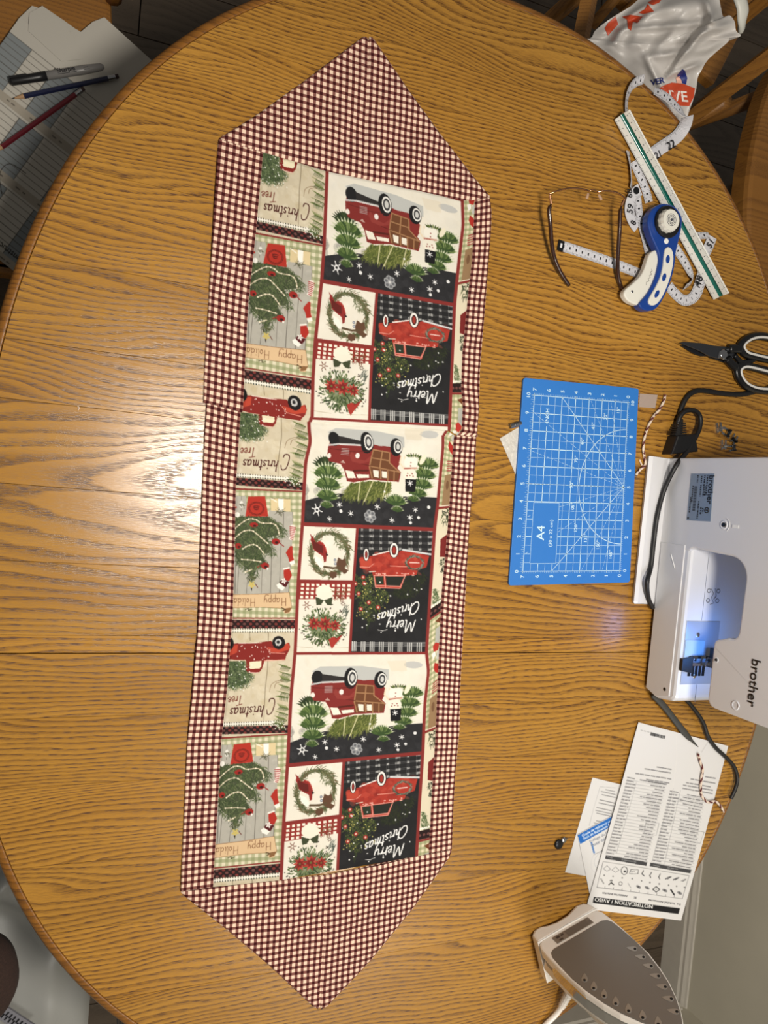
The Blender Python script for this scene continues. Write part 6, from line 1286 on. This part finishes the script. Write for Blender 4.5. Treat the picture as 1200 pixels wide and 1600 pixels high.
def bag_fold(x, y):
    h = 0
    for cx, cy, an, l, wd, a in ((1090, 60, -.85, 70, 8, .020), (1060, 85, -.95, 60, 5, -.012), (1010, 90, -.15, 70, 6, .010), (1080, 105, -.35, 45, 5, .012), (1050, 40, -.1, 80, 6, .010), (965, 60, -1.0, 40, 7, .012), (1030, 130, 1.1, 50, 6, .008), (1120, 45, -.3, 40, 6, .014), (1110, 20, 1.2, 30, 7, .012), (990, 30, -.5, 30, 5, -.010)):
        u = (x-cx)*math.cos(an)+(y-cy)*math.sin(an); v = -(x-cx)*math.sin(an)+(y-cy)*math.cos(an); h += a*math.exp(-(u/l)**2-(v/wd)**2)
    h += .012*mn.noise(Vector((x*.022+y*.01, y*.03, 1.)))+.003*mn.noise(Vector((x*.06+y*.05, y*.05, 5.))); return h
vs = []; 
for j in range(K_):
    f = j/(K_-1)
    for i in range(N_):
        x, y = cen*(1-(1-f)**1.0)+bp_[i]*(1-f) if False else bp_[i]*(1-f)+cen*f
        e = min(1., f*6); z = bagz(x, y)+(.018*math.sqrt(f)+bag_fold(x, y))*e
        if z > .738 and x < 1075 and y > 30+.0*x: z = min(z, .738) if y > (x-925)*1.0+62-60 else z
        vs.append(P(x, y, z))
fs = [(j*N_+i, j*N_+(i+1) % N_, (j+1)*N_+(i+1) % N_, (j+1)*N_+i) for j in range(K_-1) for i in range(N_)]
k0 = len(vs)
for j in range(8):
    f = j/7
    for i in range(N_): x, y = bp_[i]*(1-f)+cen*f; vs.append(P(*bp_[i], bagz(*bp_[i]))*(1-f)+(P(*cen, bagz(*cen))-np.array([0, 0, .12]))*f-np.array([0, 0, .0005+.05*math.sin(f*1.57)]))
fs += [(k0+j*N_+i, k0+(j+1)*N_+i, k0+(j+1)*N_+(i+1) % N_, k0+j*N_+(i+1) % N_) for j in range(7) for i in range(N_)]
build('bag_body', vs, fs, M_bag, bgr, smooth=True)
def bagP(x, y, d=.002):
    f = 1.
    e = min(1., max(0, .5)*6); r0 = 0.
    return x, y
# print on the bag: conforming patches
M_bor = mat('print_orange', (196, 72, 38), .5); M_bbl = mat('print_blue', (28, 44, 120), .5); M_bpk = mat('print_pink', (232, 180, 160), .5); M_bwh = mat('print_pale', (236, 228, 222), .5)
from mathutils.bvhtree import BVHTree
bvh = BVHTree.FromPolygons([Vector(q) for q in vs], fs)
def onbag(px, py, lift=.0012):
    d = R @ np.array([px-600., py-800., F]); d /= np.linalg.norm(d); r_ = bvh.ray_cast(Vector(CAM), Vector(d))
    if r_[0] is None: return P(px, py, bagz(px, py)+.02)
    return np.array(r_[0])-d*lift
def patch(poly, m, name, lift=.0015):
    pl = np.array(poly, float); c_ = pl.mean(0); n_ = len(pl); dn = []
    for i in range(n_):
        for t in (0, .25, .5, .75): dn.append(pl[i]*(1-t)+pl[(i+1) % n_]*t)
    dn = np.array(dn); vv = []; kk = 5
    for j in range(kk): 
        for q in dn: p_ = q*(1-j/kk)+c_*(j/kk); vv.append(onbag(*p_, lift))
    vv.append(onbag(*c_, lift)); nn = len(dn); ff = [(j*nn+i, j*nn+(i+1) % nn, (j+1)*nn+(i+1) % nn, (j+1)*nn+i) for j in range(kk-1) for i in range(nn)]+[((kk-1)*nn+i, (kk-1)*nn+(i+1) % nn, kk*nn) for i in range(nn)]
    return build(name, vv, ff, m, bgr, smooth=True)
for q in ([(945, 44), (950, 36), (962, 26), (966, 38), (955, 50), (950, 56)], [(972, 26), (985, 23), (1004, 26), (996, 36), (989, 34), (986, 48), (981, 44), (980, 31)], [(998, 20), (1008, 14), (1012, 6), (1022, 18), (1005, 22)], [(1012, 4), (1024, -4), (1036, -4), (1030, 4), (1020, 8)]): patch(q, M_bor, 'orange_print')
patch([(1024, 142), (1036, 134), (1050, 129), (1068, 131), (1086, 138), (1084, 152), (1077, 166), (1060, 165), (1040, 156)], M_bor, 'orange_print')
patch([(1058, 118), (1066, 108), (1070, 110), (1074, 122), (1072, 132), (1066, 130), (1064, 124)], M_bbl, 'blue_print', .0022); patch([(1056, 122), (1062, 118), (1066, 130), (1058, 130)], M_bpk, 'pink_print', .0020)
patch([(1047, 176), (1052, 179), (1051, 184), (1046, 181)], M_bbl, 'blue_print', .0020)
def bag_text(st, px, py, U, V, size, m, name):
    v, t = text_tris(st, .02); build(name, [onbag(px+size*(a*U[0]+b*V[0]), py+size*(a*U[1]+b*V[1]), .003) for a, b in v], [tuple(q) for q in t], m, bgr)
bag_text('VER', 1018, 134, (.93, -.22), (-.15, -1.), 13, M_bbl, 'lettering'); bag_text('IVE', 1046, 157, (.95, .06), (-.15, -1.), 23, M_bwh, 'lettering')
M_hnd = mat('bag_handle', (214, 214, 206), .4)
hd = MB(); hd.tube(smooth_path([P(1158, 44, .735), P(1160, 30, .75), P(1160, 12, .757), P(1154, -6, .757), P(1144, -22, .745)], 5), [.006]+[.012]*19+[.010], 10, flat=.5); hd.build('bag_handle', M_hnd, bgr, smooth=True)
# ------------------------------------------------------------------ papers, pens and pencils on the chair seat
SZ = .462
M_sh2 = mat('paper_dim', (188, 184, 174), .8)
def sheet(pts, z, label, name='paper_sheet'):
    return MB().prism([P(a, b, z)[:2] for a, b in pts], z-.0005, z, 0).build(name, M_sh2, label=label, cat='paper', group=None)
def draw_F(cv):
    cv.poly([(0, 0), (260, 0), (260, 330), (0, 330)], (190, 186, 176)); BL = (132, 138, 140); LN = (70, 66, 60); TN = (118, 104, 84)
    for r0 in (30, 132, 234):
        cv.poly([(0, r0), (44, r0), (44, r0+84), (0, r0+84)], BL); cv.poly([(90, r0), (140, r0), (140, r0+84), (90, r0+84)], BL); cv.poly([(196, r0), (240, r0), (240, r0+84), (196, r0+84)], BL)
        for k in range(9): cv.line([(0, r0+k*9.6), (240, r0+k*9.6)], .9, LN, .8)
        for a_ in (0, 44, 90, 140, 196, 239): cv.line([(a_, r0), (a_, r0+84)], 1., LN, .9)
        cv.poly([(0, r0+84), (240, r0+84), (240, r0+98), (0, r0+98)], TN, .35)
        for k in range(5): fake(cv, (12+k*46, r0+91), (30+k*46, r0+91), 2.2, (40, 36, 32), k+r0, lo=3, hi=9)
    cv.line(smooth_path([(150, 196), (120, 200), (116, 222), (138, 246)]), 1.1, (50, 46, 42))
    cv.text('Construction', (236, 306), (-1, 0), (0, 1), 14, (40, 36, 32), bold=.01)
d1_, d2_ = np.array([.78, .62]), np.array([-.58, .81]); A_ = np.array([31., 27.]); qd = [tuple(A_), tuple(A_+235*d1_), tuple(A_+235*d1_+318*d2_), tuple(A_+318*d2_)]
sheet([(66, 9), (100, 32), (180, 90), (120, 200), (20, 180), (40, 40)], SZ+.0014, 'blank sheet showing behind the ruled form, top left')
sheet([(50, 9), (66, 14), (60, 60), (20, 70), (28, 30)], SZ+.0008, 'small torn sheet corner poking up behind the stack')
sheet([(126, 50), (120, 46), (110, 49), (30, 250), (120, 300), (240, 97), (163, 27), (145, 34)], SZ+.0022, 'white sheet with torn edge, rightmost in the chair stack')
form = paper('ruled_form', qd, [(0, 0), (240, 0), (240, 330), (0, 330)], 240, 330, 3, draw_F, SZ+.0026, 'ruled form with grey blue columns on the chair, under marker and pencils', 'paper', thick=.0004, grid=1.1)
sheet([(46, 20), (66, 9), (104, 40), (130, 92), (96, 96), (44, 48)], SZ+.0036, 'pale folded flap over the form near the marker')
zp = SZ+.0040
def pen(a, b, r_, z, n_=12): return P(*a, z+r_), P(*b, z+r_)
a, b = pen((14, 128), (162, 104), .0058, zp); d = (b-a); L_ = np.linalg.norm(d); d /= L_
mk_ = empty('marker_pen', (a+b)/2*np.array([1, 1, 0])+np.array([0, 0, zp]), 'grey marker pen with black cap lying on the ruled form', 'marker')
MB().tube([a+d*L_*.37, a+d*L_*.80, a+d*L_*.97, a+d*L_], [.0058, .0062, .0050, .0030], 16).build('barrel', mat('marker_grey', (128, 126, 124), .35), mk_, smooth=True)
MB().tube([a+d*.001, a+d*.004, a+d*L_*.30, a+d*L_*.385], [.0035, .0054, .0060, .0064], 16).build('cap', M_black, mk_, smooth=True)
MB().box(a+d*.012+np.array([0, .004, .004]), (.024, .003, .003), rz=math.atan2(d[1], d[0])).build('clip', M_black, mk_)
tb = MB(); sdv = np.array([-d[1], d[0], 0]); add_text(tb, 'Sharpie', a+d*L_*.50+np.array([0, 0, .0066])-sdv*.001, d, sdv, .0085, bold=.02)
for k, (s0, s1, o_) in enumerate([(.50, .62, -.0026), (.64, .70, -.0026), (.78, .83, .001), (.78, .84, -.002)]): tb.add([a+d*L_*s0+sdv*o_+np.array([0, 0, .0066]), a+d*L_*s1+sdv*o_+np.array([0, 0, .0066]), a+d*L_*s1+sdv*(o_-.0007)+np.array([0, 0, .0066]), a+d*L_*s0+sdv*(o_-.0007)+np.array([0, 0, .0066])], [(0, 1, 2, 3)])
tb.build('lettering', M_ink, mk_)
def pencil(pa, pb, z, col, name_l, tip=True):
    a, b = P(*pa, z+.0036), P(*pb, z+.0036); d = b-a; L_ = np.linalg.norm(d); d /= L_; t = empty('pencil', (a+b)/2*np.array([1, 1, 0])+np.array([0, 0, z]), name_l, 'pencil', 'pencils on the ruled form')
    s0 = .016 if tip else 0
    MB().tube([a+d*s0, b-d*.016], .0037, 6).build('barrel', col, t)
    if tip: MB().tube([a+d*.003, a+d*s0], [.0008, .0036], 8).build('sharpened_wood', mat('bare_wood', (176, 140, 104), .7), t); MB().tube([a, a+d*.004], [.0003, .0010], 6).build('lead', M_ink, t)
    MB().tube([b-d*.016, b-d*.005], .0038, 12).build('ferrule', M_steel, t); MB().tube([b-d*.006, b], [.0034, .0030], 10).build('eraser', mat('eraser_dark', (60, 44, 44), .8) if tip else mat('eraser_grey', (110, 96, 90), .8), t)
pencil((19, 154), (185, 119), zp, mat('pencil_navy', (26, 32, 62), .35), 'sharpened dark blue pencil lying below the marker pen')
pencil((-12, 240), (131, 138), zp, mat('pencil_maroon', (96, 16, 30), .35), 'dark red pencil running off the left picture edge')
# ------------------------------------------------------------------ grey padded bag and brown cushion at the lower left, on another chair
ch3 = chair('dining_chair', (-.30, -.72), 195, 'oak chair hidden beneath the grey padded bag, lower left', .46, .44)
GZ = .50; M_sat = mat('grey_satin', (148, 149, 146), .42, spec=.5)
gb_ = empty('padded_bag', (-.12, -.66, .455), 'shiny light grey padded fabric bag with zip, lying beside the lower left table edge', 'bag')
x_, y_ = np.meshgrid(np.linspace(-.34, .10, 70), np.linspace(-1.02, -.42, 80)); zz = np.empty_like(x_)
for i in range(80):
    for j in range(70):
        x, y = x_[i, j], y_[i, j]; e = min((x+.34)/.06, (.10-x)/.06, (y+1.02)/.06, (-.42-y)/.06); e = max(0, min(1, e))
        q = .018*math.sin((x*1.2+y*.9)*14+1.2)+.012*mn.noise(Vector((x*7, y*11, 2)))*2+.006*mn.noise(Vector((x*22, y*16, 6)))
        for cx, cy, an, l, wd, a_ in ((-.02, -.60, .75, .16, .02, .02), (.0, -.66, -.6, .14, .018, .022), (-.07, -.55, -.35, .12, .016, .014)):
            u = (x-cx)*math.cos(an)+(y-cy)*math.sin(an); v = -(x-cx)*math.sin(an)+(y-cy)*math.cos(an); q += a_*math.exp(-(u/l)**2-(v/wd)**2)
        zz[i, j] = .462+(.050+q)*math.sqrt(e)
G = np.stack([x_, y_, zz], -1); t_ = MB().grid(G); vv = np.array(t_.v); low_ = vv.copy(); low_[:, 2] = .4565; k = len(vv)
build('shell', np.r_[vv, low_], t_.f+[tuple(i+k for i in f[::-1]) for f in t_.f], M_sat, gb_, smooth=True)
za, zb = P(-10, 1572, .535), P(60, 1618, .535); zd = (zb-za)/np.linalg.norm(zb-za); zs = np.array([-zd[1], zd[0], 0])
MB().box((za+zb)/2, (np.linalg.norm(zb-za), .018, .004), rz=math.atan2(zd[1], zd[0])).build('zip_tape', mat('zip_tape', (120, 120, 128), .7), gb_)
zt_ = MB()
for k in range(int(np.linalg.norm(zb-za)/.0032)):
    zt_.box(za+zd*(k*.0032)+zs*.0025*(1 if k % 2 else -1)+np.array([0, 0, .0025]), (.0018, .006, .002), rz=math.atan2(zd[1], zd[0]))
zt_.build('zip_teeth', M_dark, gb_, kind='stuff')
sm_ = MB()
for k in range(5): p_ = P(184+k*4, 1606, .53); sm_.box(p_, (.0022, .05, .004), rz=.1)
sm_.build('striped_webbing', mat('webbing', (26, 26, 28), .7), gb_, kind='stuff')
cu_ = MB(); cc_ = P(-22, 1528, .575); 
prf = [(.002, -.032), (.028, -.030), (.040, -.018), (.043, 0), (.039, .018), (.026, .028), (.002, .031)]
cu_.lathe(cc_, [(r_*.95, h_) for r_, h_ in prf], 32, axis=(np.array([1.0, .1, 0]), np.array([-.15, 1.45, 0]), ZU)); cu_.build('brown_cushion', mat('brown_fuzzy_fabric', (50, 34, 28), .95, bump=.5, bscale=600, noise=.25, nscale=300), smooth=True, label='dark brown fuzzy round cushion on the grey bag, cut by the left picture edge', cat='cushion')
